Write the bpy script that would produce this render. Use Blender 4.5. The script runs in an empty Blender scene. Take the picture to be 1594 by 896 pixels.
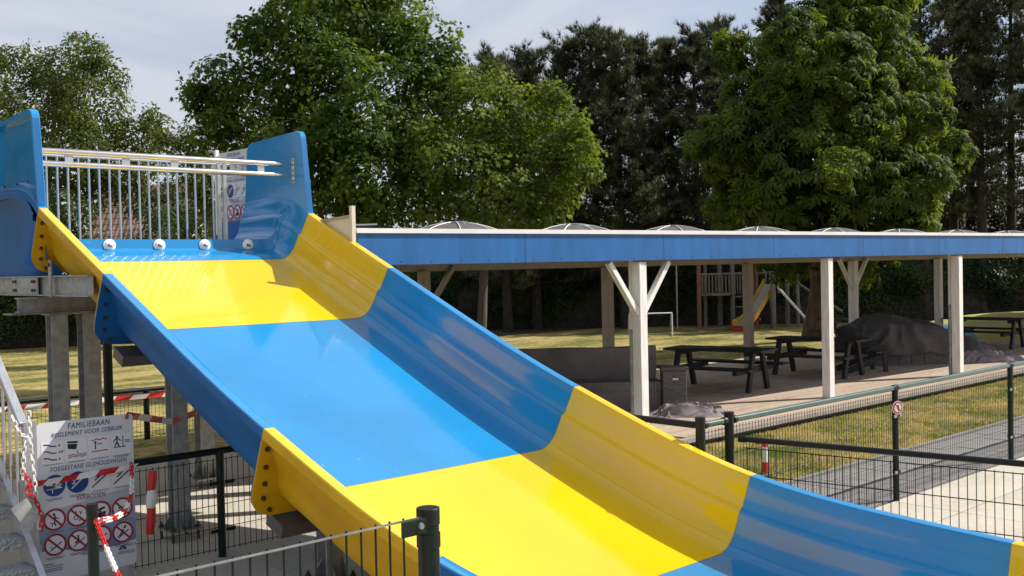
import bpy, bmesh, math, random
import numpy as np
from mathutils import Vector, Matrix
R = math.radians
rng = np.random.default_rng(7)
random.seed(7)
S = bpy.context.scene
C = S.collection

# ------------------------------------------------------------------ camera
cd = bpy.data.cameras.new('camera')
cam = bpy.data.objects.new('camera', cd); C.objects.link(cam); S.camera = cam
PITCH, ROLL, YAW = 0.020703, -0.021529, 0.825846
fw = Vector((math.cos(YAW)*math.cos(PITCH), math.sin(YAW)*math.cos(PITCH), -math.sin(PITCH)))
r0 = Vector((math.sin(YAW), -math.cos(YAW), 0)); u0 = r0.cross(fw)
rt = r0*math.cos(ROLL) + u0*math.sin(ROLL); up = -r0*math.sin(ROLL) + u0*math.cos(ROLL)
m = Matrix((rt, up, -fw)).transposed().to_4x4(); m.translation = (0, 0, 2.5)
cam.matrix_world = m
cd.sensor_width = 36; cd.lens = 36*1627.9/1594; cd.clip_start = 0.05; cd.clip_end = 2000

# ------------------------------------------------------------------ sky and sun
SUN = Vector((1.0, -0.54, 1.02)).normalized()
el = math.asin(SUN.z); az = math.atan2(SUN.x, SUN.y)
w = bpy.data.worlds.new('World'); S.world = w; w.use_nodes = True
nt = w.node_tree; N = nt.nodes; bg = N['Background']
sky = N.new('ShaderNodeTexSky'); sky.sky_type = 'NISHITA'; sky.sun_disc = False
sky.sun_elevation = el; sky.sun_rotation = az; sky.dust_density = 1.5; sky.air_density = 1.0
tc = N.new('ShaderNodeTexCoord'); mp = N.new('ShaderNodeMapping'); mp.inputs['Scale'].default_value = (1.2, 1.2, 4.2)
mp.inputs['Rotation'].default_value = (0, R(12), R(30))
ns = N.new('ShaderNodeTexNoise'); ns.inputs['Scale'].default_value = 1.5; ns.inputs['Detail'].default_value = 8; ns.inputs['Roughness'].default_value = .5; ns.inputs['Distortion'].default_value = .6
cr = N.new('ShaderNodeValToRGB'); cr.color_ramp.elements[0].position = .36; cr.color_ramp.elements[0].color = (.16,.16,.16,1); cr.color_ramp.elements[1].position = .56; cr.color_ramp.elements[1].color = (.95,.95,.95,1)
mx = N.new('ShaderNodeMix'); mx.data_type = 'RGBA'; mx.inputs[7].default_value = (5.1, 5.3, 6.0, 1)
L = nt.links.new
L(tc.outputs['Generated'], mp.inputs['Vector']); L(mp.outputs[0], ns.inputs['Vector']); L(ns.outputs['Fac'], cr.inputs[0])
L(cr.outputs[0], mx.inputs[0]); L(sky.outputs[0], mx.inputs[6]); L(mx.outputs[2], bg.inputs['Color'])
bg.inputs['Strength'].default_value = 0.10
sd = bpy.data.lights.new('sun', 'SUN'); sd.energy = 5.0; sd.angle = R(.53); sd.color = (1, .95, .87)
so = bpy.data.objects.new('sun', sd); C.objects.link(so); so.rotation_euler = SUN.to_track_quat('Z', 'Y').to_euler(); so.location = (20, -8, 20)
S.view_settings.view_transform = 'Standard'; S.view_settings.look = 'None'; S.view_settings.exposure = .40; S.view_settings.gamma = 1
S.view_settings.use_curve_mapping = False

# ------------------------------------------------------------------ materials
def newmat(name):
    m = bpy.data.materials.new(name); m.use_nodes = True
    return m, m.node_tree.nodes, m.node_tree.links.new, m.node_tree.nodes['Principled BSDF']
def mat(name, col, rough=.5, metal=0, var=.0, vs=3., bump=0., bs=40., coat=0., det=4, rv=0., spec=.5, stretch=None):
    m, N, L, b = newmat(name)
    b.inputs['Base Color'].default_value = (*col, 1); b.inputs['Roughness'].default_value = rough; b.inputs['Metallic'].default_value = metal
    b.inputs['Coat Weight'].default_value = coat; b.inputs['Coat Roughness'].default_value = .06; b.inputs['Specular IOR Level'].default_value = spec
    tc = N.new('ShaderNodeTexCoord'); src = tc.outputs['Object']
    if stretch:
        mp = N.new('ShaderNodeMapping'); mp.inputs['Scale'].default_value = stretch; L(src, mp.inputs[0]); src = mp.outputs[0]
    if var:
        n = N.new('ShaderNodeTexNoise'); n.inputs['Scale'].default_value = vs; n.inputs['Detail'].default_value = det; L(src, n.inputs['Vector'])
        r = N.new('ShaderNodeValToRGB'); r.color_ramp.elements[0].position = .3; r.color_ramp.elements[1].position = .7
        r.color_ramp.elements[0].color = (*[max(0, c*(1-var)) for c in col], 1); r.color_ramp.elements[1].color = (*[min(1, c*(1+var)) for c in col], 1)
        L(n.outputs['Fac'], r.inputs[0]); L(r.outputs[0], b.inputs['Base Color'])
        if rv:
            mm = N.new('ShaderNodeMapRange'); mm.inputs[3].default_value = max(.02, rough-rv); mm.inputs[4].default_value = rough+rv
            n2 = N.new('ShaderNodeTexNoise'); n2.inputs['Scale'].default_value = vs*2.3; n2.inputs['Detail'].default_value = 6; L(src, n2.inputs['Vector'])
            L(n2.outputs['Fac'], mm.inputs[0]); L(mm.outputs[0], b.inputs['Roughness'])
    if bump:
        n = N.new('ShaderNodeTexNoise'); n.inputs['Scale'].default_value = bs; n.inputs['Detail'].default_value = 5; L(src, n.inputs['Vector'])
        bp = N.new('ShaderNodeBump'); bp.inputs['Strength'].default_value = bump; bp.inputs['Distance'].default_value = .02
        L(n.outputs['Fac'], bp.inputs['Height']); L(bp.outputs[0], b.inputs['Normal'])
    return m
def leafmat(name, c1, c2, vs=1.2, trans=.35, rough=.5):
    m, N, L, b = newmat(name)
    tc = N.new('ShaderNodeTexCoord'); n = N.new('ShaderNodeTexNoise'); n.inputs['Scale'].default_value = vs; n.inputs['Detail'].default_value = 6; n.inputs['Roughness'].default_value = .7
    r = N.new('ShaderNodeValToRGB'); r.color_ramp.elements[0].position = .40; r.color_ramp.elements[1].position = .60
    r.color_ramp.elements[0].color = (*c1, 1); r.color_ramp.elements[1].color = (*c2, 1)
    L(tc.outputs['Object'], n.inputs[0]); L(n.outputs['Fac'], r.inputs[0]); L(r.outputs[0], b.inputs['Base Color'])
    b.inputs['Roughness'].default_value = rough+.1; b.inputs['Specular IOR Level'].default_value = .16
    t = N.new('ShaderNodeBsdfTranslucent'); hs = N.new('ShaderNodeHueSaturation'); hs.inputs['Hue'].default_value = .485; hs.inputs['Value'].default_value = 1.7; hs.inputs['Saturation'].default_value = 1.1
    L(r.outputs[0], hs.inputs['Color']); L(hs.outputs[0], t.inputs['Color'])
    ms = N.new('ShaderNodeMixShader'); ms.inputs[0].default_value = trans
    L(b.outputs[0], ms.inputs[1]); L(t.outputs[0], ms.inputs[2]); L(ms.outputs[0], N['Material Output'].inputs[0])
    return m
M = {}
def gel(name, col, var):
    # glossy gelcoat: fine scratches and water marks in the gloss, light dirt specks
    m, N, L, b = newmat(name)
    tc = N.new('ShaderNodeTexCoord')
    n = N.new('ShaderNodeTexNoise'); n.inputs['Scale'].default_value = .9; n.inputs['Detail'].default_value = 5; L(tc.outputs['Object'], n.inputs[0])
    r = N.new('ShaderNodeValToRGB'); r.color_ramp.elements[0].position = .3; r.color_ramp.elements[1].position = .75
    r.color_ramp.elements[0].color = (*[c*(1-var) for c in col], 1); r.color_ramp.elements[1].color = (*[min(1, c*(1+var)) for c in col], 1)
    L(n.outputs['Fac'], r.inputs[0])
    sp = N.new('ShaderNodeTexNoise'); sp.inputs['Scale'].default_value = 26; sp.inputs['Detail'].default_value = 2; L(tc.outputs['Object'], sp.inputs[0])
    sr = N.new('ShaderNodeValToRGB'); sr.color_ramp.elements[0].position = .70; sr.color_ramp.elements[1].position = .78; sr.color_ramp.elements[1].color = (.16,.16,.16,1)
    L(sp.outputs['Fac'], sr.inputs[0])
    mx = N.new('ShaderNodeMix'); mx.data_type = 'RGBA'; mx.inputs[7].default_value = (.55,.6,.6,1)
    L(sr.outputs[0], mx.inputs[0]); L(r.outputs[0], mx.inputs[6]); L(mx.outputs[2], b.inputs['Base Color'])
    mp = N.new('ShaderNodeMapping'); mp.inputs['Scale'].default_value = (26, 1.5, 4); L(tc.outputs['Object'], mp.inputs[0])
    n3 = N.new('ShaderNodeTexNoise'); n3.inputs['Scale'].default_value = 1.4; n3.inputs['Detail'].default_value = 8; L(mp.outputs[0], n3.inputs[0])
    mr = N.new('ShaderNodeMapRange'); mr.inputs[1].default_value = .3; mr.inputs[2].default_value = .8; mr.inputs[3].default_value = .08; mr.inputs[4].default_value = .17
    L(n3.outputs['Fac'], mr.inputs[0]); L(mr.outputs[0], b.inputs['Roughness'])
    nb = N.new('ShaderNodeTexNoise'); nb.inputs['Scale'].default_value = 2.2; nb.inputs['Detail'].default_value = 2; L(tc.outputs['Object'], nb.inputs[0])
    bp = N.new('ShaderNodeBump'); bp.inputs['Strength'].default_value = .035; bp.inputs['Distance'].default_value = .05; L(nb.outputs['Fac'], bp.inputs['Height']); L(bp.outputs[0], b.inputs['Normal'])
    b.inputs['Coat Weight'].default_value = .30; b.inputs['Coat Roughness'].default_value = .03; b.inputs['Specular IOR Level'].default_value = .5
    return m
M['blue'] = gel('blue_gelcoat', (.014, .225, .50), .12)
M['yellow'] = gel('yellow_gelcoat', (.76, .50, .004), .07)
M['blue_outer'] = mat('matt_blue_laminate_shaded', (.010,.115,.33), .5, 0, .15, 2, .05, 20, spec=.22)  # matt outer skin of the slide, blue darkened to stand for its shade
M['yellow_outer'] = mat('matt_yellow_laminate_shaded', (.62,.36,.008), .45, 0, .12, 2, .05, 20, spec=.25)  # matt outer skin again, yellow deepened as if in shade
M['seal'] = mat('joint_sealant', (.20,.22,.17), .6)
M['galv'] = mat('galvanised_steel', (.34,.35,.35), .42, .75, .28, 9, .05, 60, rv=.12)
M['galv_light'] = mat('weathered_zinc', (.36,.365,.36), .55, .3, .22, 14, .04, 60)
M['stainless'] = mat('stainless_steel', (.72,.70,.66), .22, 1, .1, 4)
M['bolt'] = mat('bolt_steel', (.10,.085,.07), .45, .7, .3, 30)
M['alu'] = mat('aluminium', (.50,.51,.53), .38, .7, .1, 12, .03, 80)
M['white'] = mat('white_paint', (.76,.735,.69), .6, 0, .13, 3, .05, 90, stretch=(6,6,1))
M['taupe'] = mat('taupe_wood', (.36,.30,.245), .6, 0, .2, 8, .1, 60, stretch=(8,8,1))
M['trim'] = mat('white_roof_trim', (.74,.71,.69), .5, 0, .06, 3)
M['fascia'] = mat('blue_fascia_panel', (.012,.115,.34), .38, 0, .14, 1.6, .03, 8, rv=.08, stretch=(3,3,.6))
M['roofing'] = mat('grey_bitumen', (.12,.12,.12), .9, 0, .3, 3, .2, 60)
M['fence'] = mat('dark_green_steel', (.005,.013,.010), .42, 0, .2, 8, spec=.3)
M['fencerail'] = mat('green_top_rail', (.035,.085,.07), .28, .1, .15, 6, coat=.5)
M['fencecap'] = mat('black_plastic', (.009,.010,.010), .45, 0, .2, 10, spec=.3)
M['blackpaint'] = mat('black_stained_wood', (.012,.012,.013), .6, 0, .4, 9, .2, 50, stretch=(1,6,6))
M['heap'] = mat('dark_tarpaulin', (.100,.091,.088), .8, 0, .25, 3, .3, 9)
M['tarp'] = mat('grey_tarpaulin', (.13,.112,.105), .55, 0, .25, 3, .25, 9)
M['cloth'] = mat('mauve_grey_canvas', (.20,.17,.175), .9, 0, .2, 4, .2, 12)
M['greywood'] = mat('weathered_grey_wood', (.11,.10,.095), .75, 0, .35, 6, .2, 40, stretch=(1,1,5))
M['signwhite'] = mat('sign_board_white', (.64,.65,.67), .35, 0, .04, 3)
M['signink'] = mat('sign_dark_ink', (.012,.012,.03), .5)
M['signnavy'] = mat('sign_navy', (.012,.03,.13), .5)
M['signblue'] = mat('sign_print_blue', (.012,.05,.22), .45)
M['signred'] = mat('sign_print_red', (.30,.012,.03), .45)
M['signpurple'] = mat('sign_print_purple', (.22,.015,.09), .45)
M['signcell'] = mat('sign_cell_grey', (.72,.72,.73), .4)
M['tapered'] = mat('barrier_red', (.52,.018,.015), .4, 0, .1, 5)
M['tapewhite'] = mat('barrier_white', (.72,.70,.68), .4, 0, .08, 5)
M['chainwhite'] = mat('white_plastic_chain', (.78,.76,.72), .4)
M['bark'] = mat('brown_bark', (.075,.055,.042), .9, 0, .5, 5, .8, 14, stretch=(2,2,.5))
M['barkpale'] = mat('pale_mottled_bark', (.34,.30,.20), .85, 0, .55, 3, .6, 12)
M['barkdark'] = mat('dark_pine_bark', (.030,.023,.019), .95, 0, .5, 5, .7, 10)
M['maple'] = leafmat('maple_leaf', (.026,.054,.007), (.120,.175,.024), 1.0, .38, .5)
M['maple2'] = leafmat('young_maple_leaf', (.050,.085,.010), (.150,.200,.034), 1.0, .42, .5)
M['chestnut'] = leafmat('chestnut_leaf', (.022,.045,.007), (.130,.175,.026), .8, .48, .5)
M['birch'] = leafmat('birch_leaf', (.048,.074,.015), (.130,.155,.036), 1.0, .38, .5)
M['pine'] = leafmat('pine_needle', (.026,.036,.016), (.115,.125,.062), .9, .12, .65)
M['hedge'] = leafmat('hedge_leaf', (.010,.022,.007), (.045,.070,.018), .7, .2, .4)
M['ivy'] = leafmat('ivy_leaf', (.016,.036,.010), (.050,.085,.018), 1.2, .2, .4)
M['brick'] = mat('brown_roof_tile', (.17,.115,.085), .8, 0, .4, 2.5, .2, 20)
M['plaster'] = mat('beige_render', (.42,.32,.20), .8, 0, .1, 1, .1, 20)
M['glass'] = mat('dark_window_glass', (.02,.025,.03), .05, 0)
M['rope'] = mat('pale_rope', (.35,.32,.26), .9)
M['playwood'] = mat('round_pole_wood', (.19,.165,.14), .8, 0, .35, 5, .3, 30, stretch=(4,4,1))
M['playred'] = mat('reddish_pole_wood', (.22,.11,.07), .8, 0, .3, 5, .3, 30, stretch=(4,4,1))
M['playyellow'] = mat('yellow_slide_side', (.55,.30,.03), .5, 0, .15, 4)
M['pillow'] = mat('bouncing_pillow_yellow', (.42,.40,.10), .5, 0, .08, 2)
M['pillowblue'] = mat('bouncing_pillow_blue', (.08,.28,.46), .5, 0, .08, 2)
M['mesh'] = mat('dome_mesh_cover', (.10,.092,.086), .4, .0, .2, 8, .15, 120)
M['canvas'] = mat('cream_canvas', (.62,.55,.46), .75, 0, .08, 3)
M['pool'] = mat('white_nozzle', (.85,.85,.85), .25)
M['edgeband'] = mat('concrete_kerb', (.30,.265,.22), .8, 0, .15, 5, .2, 50)
M['tile'] = mat('grey_concrete_tile', (.20,.19,.18), .85, 0, .18, 3, .3, 60)
M['rubber'] = mat('dark_hose', (.02,.02,.02), .6)

def ground_mat(name, stops, s1, s2, bump=.4, bs=60, rough=.95, stretch=(1,1,1)):
    m, N, L, b = newmat(name)
    tc = N.new('ShaderNodeTexCoord'); mp = N.new('ShaderNodeMapping'); mp.inputs['Scale'].default_value = stretch; L(tc.outputs['Object'], mp.inputs[0])
    n1 = N.new('ShaderNodeTexNoise'); n1.inputs['Scale'].default_value = s1; n1.inputs['Detail'].default_value = 5; n1.inputs['Roughness'].default_value = .6; L(mp.outputs[0], n1.inputs[0])
    n2 = N.new('ShaderNodeTexNoise'); n2.inputs['Scale'].default_value = s2; n2.inputs['Detail'].default_value = 5; n2.inputs['Roughness'].default_value = .7; L(tc.outputs['Object'], n2.inputs[0])
    mx = N.new('ShaderNodeMath'); mx.operation = 'MULTIPLY_ADD'; mx.inputs[1].default_value = .55
    m2 = N.new('ShaderNodeMath'); m2.operation = 'MULTIPLY'; m2.inputs[1].default_value = .45; L(n2.outputs['Fac'], m2.inputs[0])
    L(n1.outputs['Fac'], mx.inputs[0]); L(m2.outputs[0], mx.inputs[2])
    r = N.new('ShaderNodeValToRGB'); r.color_ramp.elements.remove(r.color_ramp.elements[0]); r.color_ramp.elements[0].position = stops[0][0]; r.color_ramp.elements[0].color = (*stops[0][1], 1)
    for p, c in stops[1:]:
        e = r.color_ramp.elements.new(p); e.color = (*c, 1)
    L(mx.outputs[0], r.inputs[0]); L(r.outputs[0], b.inputs['Base Color']); b.inputs['Roughness'].default_value = rough; b.inputs['Specular IOR Level'].default_value = .2
    nb = N.new('ShaderNodeTexNoise'); nb.inputs['Scale'].default_value = bs; nb.inputs['Detail'].default_value = 4; L(tc.outputs['Object'], nb.inputs[0])
    bp = N.new('ShaderNodeBump'); bp.inputs['Strength'].default_value = bump; bp.inputs['Distance'].default_value = .03; L(nb.outputs['Fac'], bp.inputs['Height']); L(bp.outputs[0], b.inputs['Normal'])
    return m
M['lawn'] = ground_mat('lawn_grass', [(.38,(.085,.110,.022)),(.45,(.17,.165,.04)),(.50,(.36,.28,.095)),(.58,(.50,.385,.16))], .45, 5, .8, 35, stretch=(.6,1.6,1))
M['lawnfar'] = ground_mat('lawn_far_grass', [(.36,(.065,.085,.018)),(.46,(.14,.14,.035)),(.52,(.30,.24,.085)),(.62,(.42,.33,.13))], .5, 6, .8, 35, stretch=(.6,1.6,1))
M['slab'] = ground_mat('beige_concrete', [(.33,(.33,.29,.23)),(.44,(.44,.40,.32)),(.5,(.48,.44,.36)),(.66,(.53,.49,.41))], .9, 14, .15, 120, .85)
M['deck'] = ground_mat('deck_board_wood', [(.35,(.30,.22,.16)),(.5,(.42,.33,.25)),(.65,(.50,.41,.33))], 1.6, 9, .2, 90, .75, stretch=(.25,5,1))
M['earth'] = ground_mat('dark_earth', [(.35,(.035,.028,.018)),(.6,(.075,.06,.035))], .8, 9, .6, 30)
M['blade'] = leafmat('grass_blade', (.14,.19,.042), (.54,.44,.20), 1.1, .25, .7)

# ------------------------------------------------------------------ helpers
def tag(o, label=None, cat=None, group=None, kind=None):
    if label: o['label'] = label
    if cat: o['category'] = cat
    if group: o['group'] = group
    if kind: o['kind'] = kind
    return o
def thing(name, label, cat, loc=(0,0,0), rz=0, group=None):
    o = bpy.data.objects.new(name, None); o.empty_display_size = .2; C.objects.link(o); o.location = loc; o.rotation_euler = (0,0,rz)
    return tag(o, label, cat, group)
class MB:
    def __init__(s): s.v = []; s.f = []
    def add(s, v, f):
        b = len(s.v); s.v += [tuple(q) for q in v]; s.f += [tuple(b+i for i in q) for q in f]; return s
    def box(s, c, d, rz=0, M4=None):
        x, y, z = [q/2 for q in d]; cs, sn = math.cos(rz), math.sin(rz)
        vs = [(i*x, j*y, k*z) for i in (-1,1) for j in (-1,1) for k in (-1,1)]
        vs = [(c[0]+a*cs-b*sn, c[1]+a*sn+b*cs, c[2]+e) for a, b, e in vs]
        return s.add(vs, [(0,1,3,2),(4,6,7,5),(0,4,5,1),(2,3,7,6),(0,2,6,4),(1,5,7,3)])
    def beam(s, p0, p1, wd, ht, upv=(0,0,1)):
        p0 = Vector(p0); p1 = Vector(p1); t = (p1-p0).normalized(); u = Vector(upv)
        a = t.cross(u)
        if a.length < 1e-4: a = t.cross(Vector((1,0,0)))
        a.normalize(); b = a.cross(t).normalized(); a = a*wd/2; b = b*ht/2
        vs = [p+i*a+j*b for p in (p0, p1) for i, j in ((-1,-1),(1,-1),(1,1),(-1,1))]
        return s.add(vs, [(0,3,2,1),(4,5,6,7),(0,1,5,4),(1,2,6,5),(2,3,7,6),(3,0,4,7)])
    def cyl(s, p0, p1, r0_, r1_=None, n=12, cap=True):
        return s.tube([p0, p1], [r0_, r0_ if r1_ is None else r1_], n, cap)
    def tube(s, pts, rad, n=8, cap=True):
        pts = [Vector(p) for p in pts]
        if not hasattr(rad, '__len__'): rad = [rad]*len(pts)
        b = len(s.v); ref = None
        for i, p in enumerate(pts):
            t = (pts[min(i+1, len(pts)-1)] - pts[max(i-1, 0)]).normalized()
            if ref is None:
                ref = t.orthogonal().normalized()
            a = (ref - t*ref.dot(t)).normalized(); ref = a; c = t.cross(a)
            for k in range(n):
                q = 2*math.pi*k/n; s.v.append(tuple(p + (a*math.cos(q)+c*math.sin(q))*rad[i]))
        for i in range(len(pts)-1):
            for k in range(n):
                k2 = (k+1) % n; s.f.append((b+i*n+k, b+i*n+k2, b+(i+1)*n+k2, b+(i+1)*n+k))
        if cap:
            s.f.append(tuple(b+k for k in range(n))[::-1]); s.f.append(tuple(b+(len(pts)-1)*n+k for k in range(n)))
        return s
    def prism(s, poly, vec):
        n = len(poly); v = Vector(vec); a = [Vector(p) for p in poly]
        s.add(a+[p+v for p in a], [tuple(range(n))[::-1], tuple(range(n, 2*n))]+[(i, (i+1) % n, n+(i+1) % n, n+i) for i in range(n)])
        return s
    def grid(s, rows, closed=False):
        b = len(s.v); n = len(rows[0])
        for r in rows: s.v += [tuple(p) for p in r]
        for i in range(len(rows)-1):
            for k in range(n if closed else n-1):
                k2 = (k+1) % n; s.f.append((b+i*n+k, b+i*n+k2, b+(i+1)*n+k2, b+(i+1)*n+k))
        return s
    def mesh(s, name, mt=None, smooth=None):
        me = bpy.data.meshes.new(name); me.from_pydata(s.v, [], s.f); me.update()
        bm = bmesh.new(); bm.from_mesh(me); bmesh.ops.recalc_face_normals(bm, faces=bm.faces); bm.to_mesh(me); bm.free()
        if mt: me.materials.append(mt)
        if smooth:
            me.polygons.foreach_set('use_smooth', [True]*len(me.polygons)); me.set_sharp_from_angle(angle=R(smooth))
        return me
    def build(s, name, mt, parent=None, smooth=None, bevel=0):
        return put(name, s.mesh(name, mt, smooth), parent, bevel=bevel)
def put(name, me, parent=None, loc=None, rot=None, bevel=0):
    o = bpy.data.objects.new(name, me); C.objects.link(o)
    if parent: o.parent = parent
    if loc is not None: o.location = loc
    if rot is not None: o.rotation_euler = rot
    if bevel:
        bv = o.modifiers.new('bevel', 'BEVEL'); bv.width = bevel; bv.segments = 2; bv.limit_method = 'ANGLE'
    return o
def copy_tree(o, parent=None):
    c = o.copy(); C.objects.link(c); c.parent = parent
    for ch in list(o.children): copy_tree(ch, c)
    return c
def rawmesh(name, V, F, mt, smooth=False):
    # V (n,3), F (m,k) numpy
    me = bpy.data.meshes.new(name); n = len(V); m_, k = F.shape
    me.vertices.add(n); me.vertices.foreach_set('co', V.astype(np.float32).ravel())
    me.loops.add(m_*k); me.loops.foreach_set('vertex_index', F.astype(np.int32).ravel())
    me.polygons.add(m_); me.polygons.foreach_set('loop_start', np.arange(0, m_*k, k, dtype=np.int32)); me.polygons.foreach_set('loop_total', np.full(m_, k, dtype=np.int32))
    me.update(calc_edges=True); me.materials.append(mt)
    if smooth: me.polygons.foreach_set('use_smooth', [True]*m_)
    return me
# ------------------------------------------------------------------ ground
def sheet(name, x0, x1, y0, y1, z, mt, kind='structure'):
    o = MB().add([(x0,y0,z),(x1,y0,z),(x1,y1,z),(x0,y1,z)], [(0,1,2,3)]).build(name, mt); o['kind'] = kind; return o
sheet('lawn', -700, 900, -700, 900, -.03, M['lawnfar'])
sheet('grass_strip', 6.95, 60, 6.56, 8.75, -.015, M['lawn'])
sheet('grass_verge', -30, 6.95, 13.6, 26, -.015, M['lawn'])
sheet('shrub_bed', 20, 62, 28.3, 36, -.01, M['earth'])
base = sheet('pool_paving', -12, 40, -14, 5.25, -.02, M['edgeband'])
base2 = sheet('slide_paving', -12, 6.95, 5.25, 13.6, -.022, M['edgeband'])
slabs = {}
def slab(x0, x1, y0, y1, parent):
    k = (round(x1-x0, 2), round(y1-y0, 2))
    if k not in slabs: slabs[k] = MB().box((0,0,-.02), (k[0]-.012, k[1]-.012, .04)).mesh('paving_slab', M['slab'])
    put('paving_slab', slabs[k], parent, ((x0+x1)/2, (y0+y1)/2, rng.uniform(-.0015, .0015)))
xs = [10.1+2.5*i for i in range(-6, 9)]; ys = [4.54-2.5*i for i in range(5)]
for i in range(len(xs)-1):
    slab(xs[i], xs[i+1], 4.54, 5.24, base)
    for j in range(4):
        slab(xs[i], xs[i+1], ys[j+1], ys[j], base)
for i in range(4):
    for j in range(4):
        y0 = 5.24+2.09*j; x0 = -3.05+2.5*i
        slab(x0, x0+2.5, y0, y0+2.09, base2)
ts = sheet('tile_path', 6.95, 26, 5.25, 6.5, -.02, M['edgeband'])
tm = MB().box((0,0,-.02), (.292,.292,.04)).mesh('paving_tile', M['tile'])
for i in range(60):
    for j in range(4):
        put('paving_tile', tm, ts, (7.12+.3*i, 5.42+.3*j, rng.uniform(-.003,.003)-.001), (rng.uniform(-.006,.006), rng.uniform(-.006,.006), 0))
kb = MB()
for i in range(20): kb.box((7.5+1.0*i, 6.53, -.01), (.99,.06,.06))
k_ = kb.build('path_kerb', M['tile'], ts); k_['kind'] = 'stuff'
# deck
dk = MB().box((31, 11.95, .045), (39.4, 6.2, .09)).build('wooden_deck', M['greywood']); dk['kind'] = 'structure'
db = MB()
for j in range(42):
    y = 8.93+.147*j; off = (j*1.37) % 4
    x = 11.32
    while x < 50:
        x2 = min(x+(4-off if off else 4), 50); off = 0
        db.box(((x+x2)/2, y, .105+rng.uniform(-.001,.001)), (x2-x-.004, .139, .03)); x = x2
db.build('deck_board', M['deck'], dk)['kind'] = 'stuff'
MB().box((30.4, 8.79, .092), (39.2, .08, .060)).build('deck_edge', M['edgeband'], dk)
MB().box((11.02, 11.6, .04), (.5, 5.6, .13)).build('deck_end_kerb', M['edgeband'], dk)
# grass blades close to the fence
def blades(name, x0, x1, y0, y1, n, h, parentname, zb):
    x = x0+(x1-x0)*rng.random(n)**1.5; y = rng.uniform(y0, y1, n); a = rng.uniform(0, 6.28, n); hh = h*rng.uniform(.4, 1.2, n)
    wd = .006; lean = rng.uniform(.0, .8, n)*hh; b = rng.uniform(0, 6.28, n)
    V = np.zeros((n, 3, 3)); V[:,0] = np.stack([x-np.cos(a)*wd, y-np.sin(a)*wd, np.full(n, zb)], 1); V[:,1] = np.stack([x+np.cos(a)*wd, y+np.sin(a)*wd, np.full(n, zb)], 1)
    V[:,2] = np.stack([x+np.cos(b)*lean, y+np.sin(b)*lean, zb+hh], 1)
    me = rawmesh(name, V.reshape(-1,3), np.arange(3*n).reshape(n,3), M['blade'])
    o = put(name, me); tag(o, 'short dry grass between the green mesh fence and the deck', 'grass', kind='stuff'); return o
blades('dry_grass', 7, 24, 6.58, 8.72, 90000, .045, None, -.015)

# ------------------------------------------------------------------ the water slide
XR, XL = 6.684, 3.684
SE = np.array([[10.796,3.176],[9.214,2.511],[6.463,1.414],[4.615,.867],[2.688,.699],[.75,.665]])
d = np.diff(SE, axis=0); Ls = np.hypot(d[:,0], d[:,1]); un = d/Ls[:,None]
T = np.zeros_like(SE); T[0] = un[0]; T[-1] = un[-1]
for i in range(1, len(SE)-1):
    t = (un[i-1]*Ls[i]+un[i]*Ls[i-1]); T[i] = t/np.linalg.norm(t)
def path(i, s):
    h = Ls[i]; a, b = SE[i], SE[i+1]; ta, tb = T[i]*h, T[i+1]*h
    p = (2*s**3-3*s*s+1)*a+(s**3-2*s*s+s)*ta+(-2*s**3+3*s*s)*b+(s**3-s*s)*tb
    q = (6*s*s-6*s)*a+(3*s*s-4*s+1)*ta+(-6*s*s+6*s)*b+(3*s*s-2*s)*tb
    q = q/np.linalg.norm(q); n = np.array([-q[1], q[0]]); n = n if n[1] < 0 else -n
    return p, q, n
inner = [(.0,.0),(-.006,.012),(-.024,.12),(-.045,.232),(-.052,.246),(-.072,.262),(-.080,.280),(-.086,.32),(-.100,.40),(-.118,.465),(-.145,.515),(-.180,.548),(-.225,.570),(-.280,.578)]
outer = [(.085,.075),(.060,.078),(.020,.095),(-.012,.20),(-.035,.27),(-.062,.31),(-.078,.40),(-.098,.475),(-.125,.530),(-.165,.568),(-.215,.592),(-.280,.600)]
lip = [(.004,-.002),(.078,-.004),(.085,.004),(.087,.070)]
flan = [(.087,.076),(.090,.12),(.094,.20),(.098,.30),(.101,.40),(.103,.49),(.092,.565),(.052,.628),(-.010,.672),(-.09,.69),(-.18,.69),(-.280,.69)]
def xr(dx): return XR+dx
def xl(dx): return XL-dx
prof = [(xl(a), b) for a, b in lip[::-1]]+[(xl(a), b) for a, b in inner]+[(4.6,.580),(5.2,.581),(5.8,.580)]+[(xr(a), b) for a, b in inner[::-1]]+[(xr(a), b) for a, b in lip]
prof += [(xr(a), b) for a, b in outer]+[(xl(a), b) for a, b in outer[::-1]]
op = [(xr(a), b) for a, b in outer]+[(5.2,.600)]+[(xl(a), b) for a, b in outer[::-1]]
fp = [(xr(a), b) for a, b in flan]+[(5.2,.69)]+[(xl(a), b) for a, b in flan[::-1]]
slide = thing('water_slide', 'wide blue and yellow family water slide running down from its platform', 'water slide', (5.2, 10.8, 0))
slide.location = (0,0,0)
def ring(pt, n, pr, off=0, q=None):
    o = []
    for x, dp in pr:
        y = pt[0]+n[0]*dp; z = pt[1]+n[1]*dp
        if off: y += q[0]*off; z += q[1]*off
        o.append((x, y, z))
    return o
boltme = MB().cyl((0,0,0), (0,-.010,0), .019, n=10).cyl((0,-.008,0), (0,-.026,0), .0125, n=6).mesh('bolt', M['bolt'])
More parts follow.
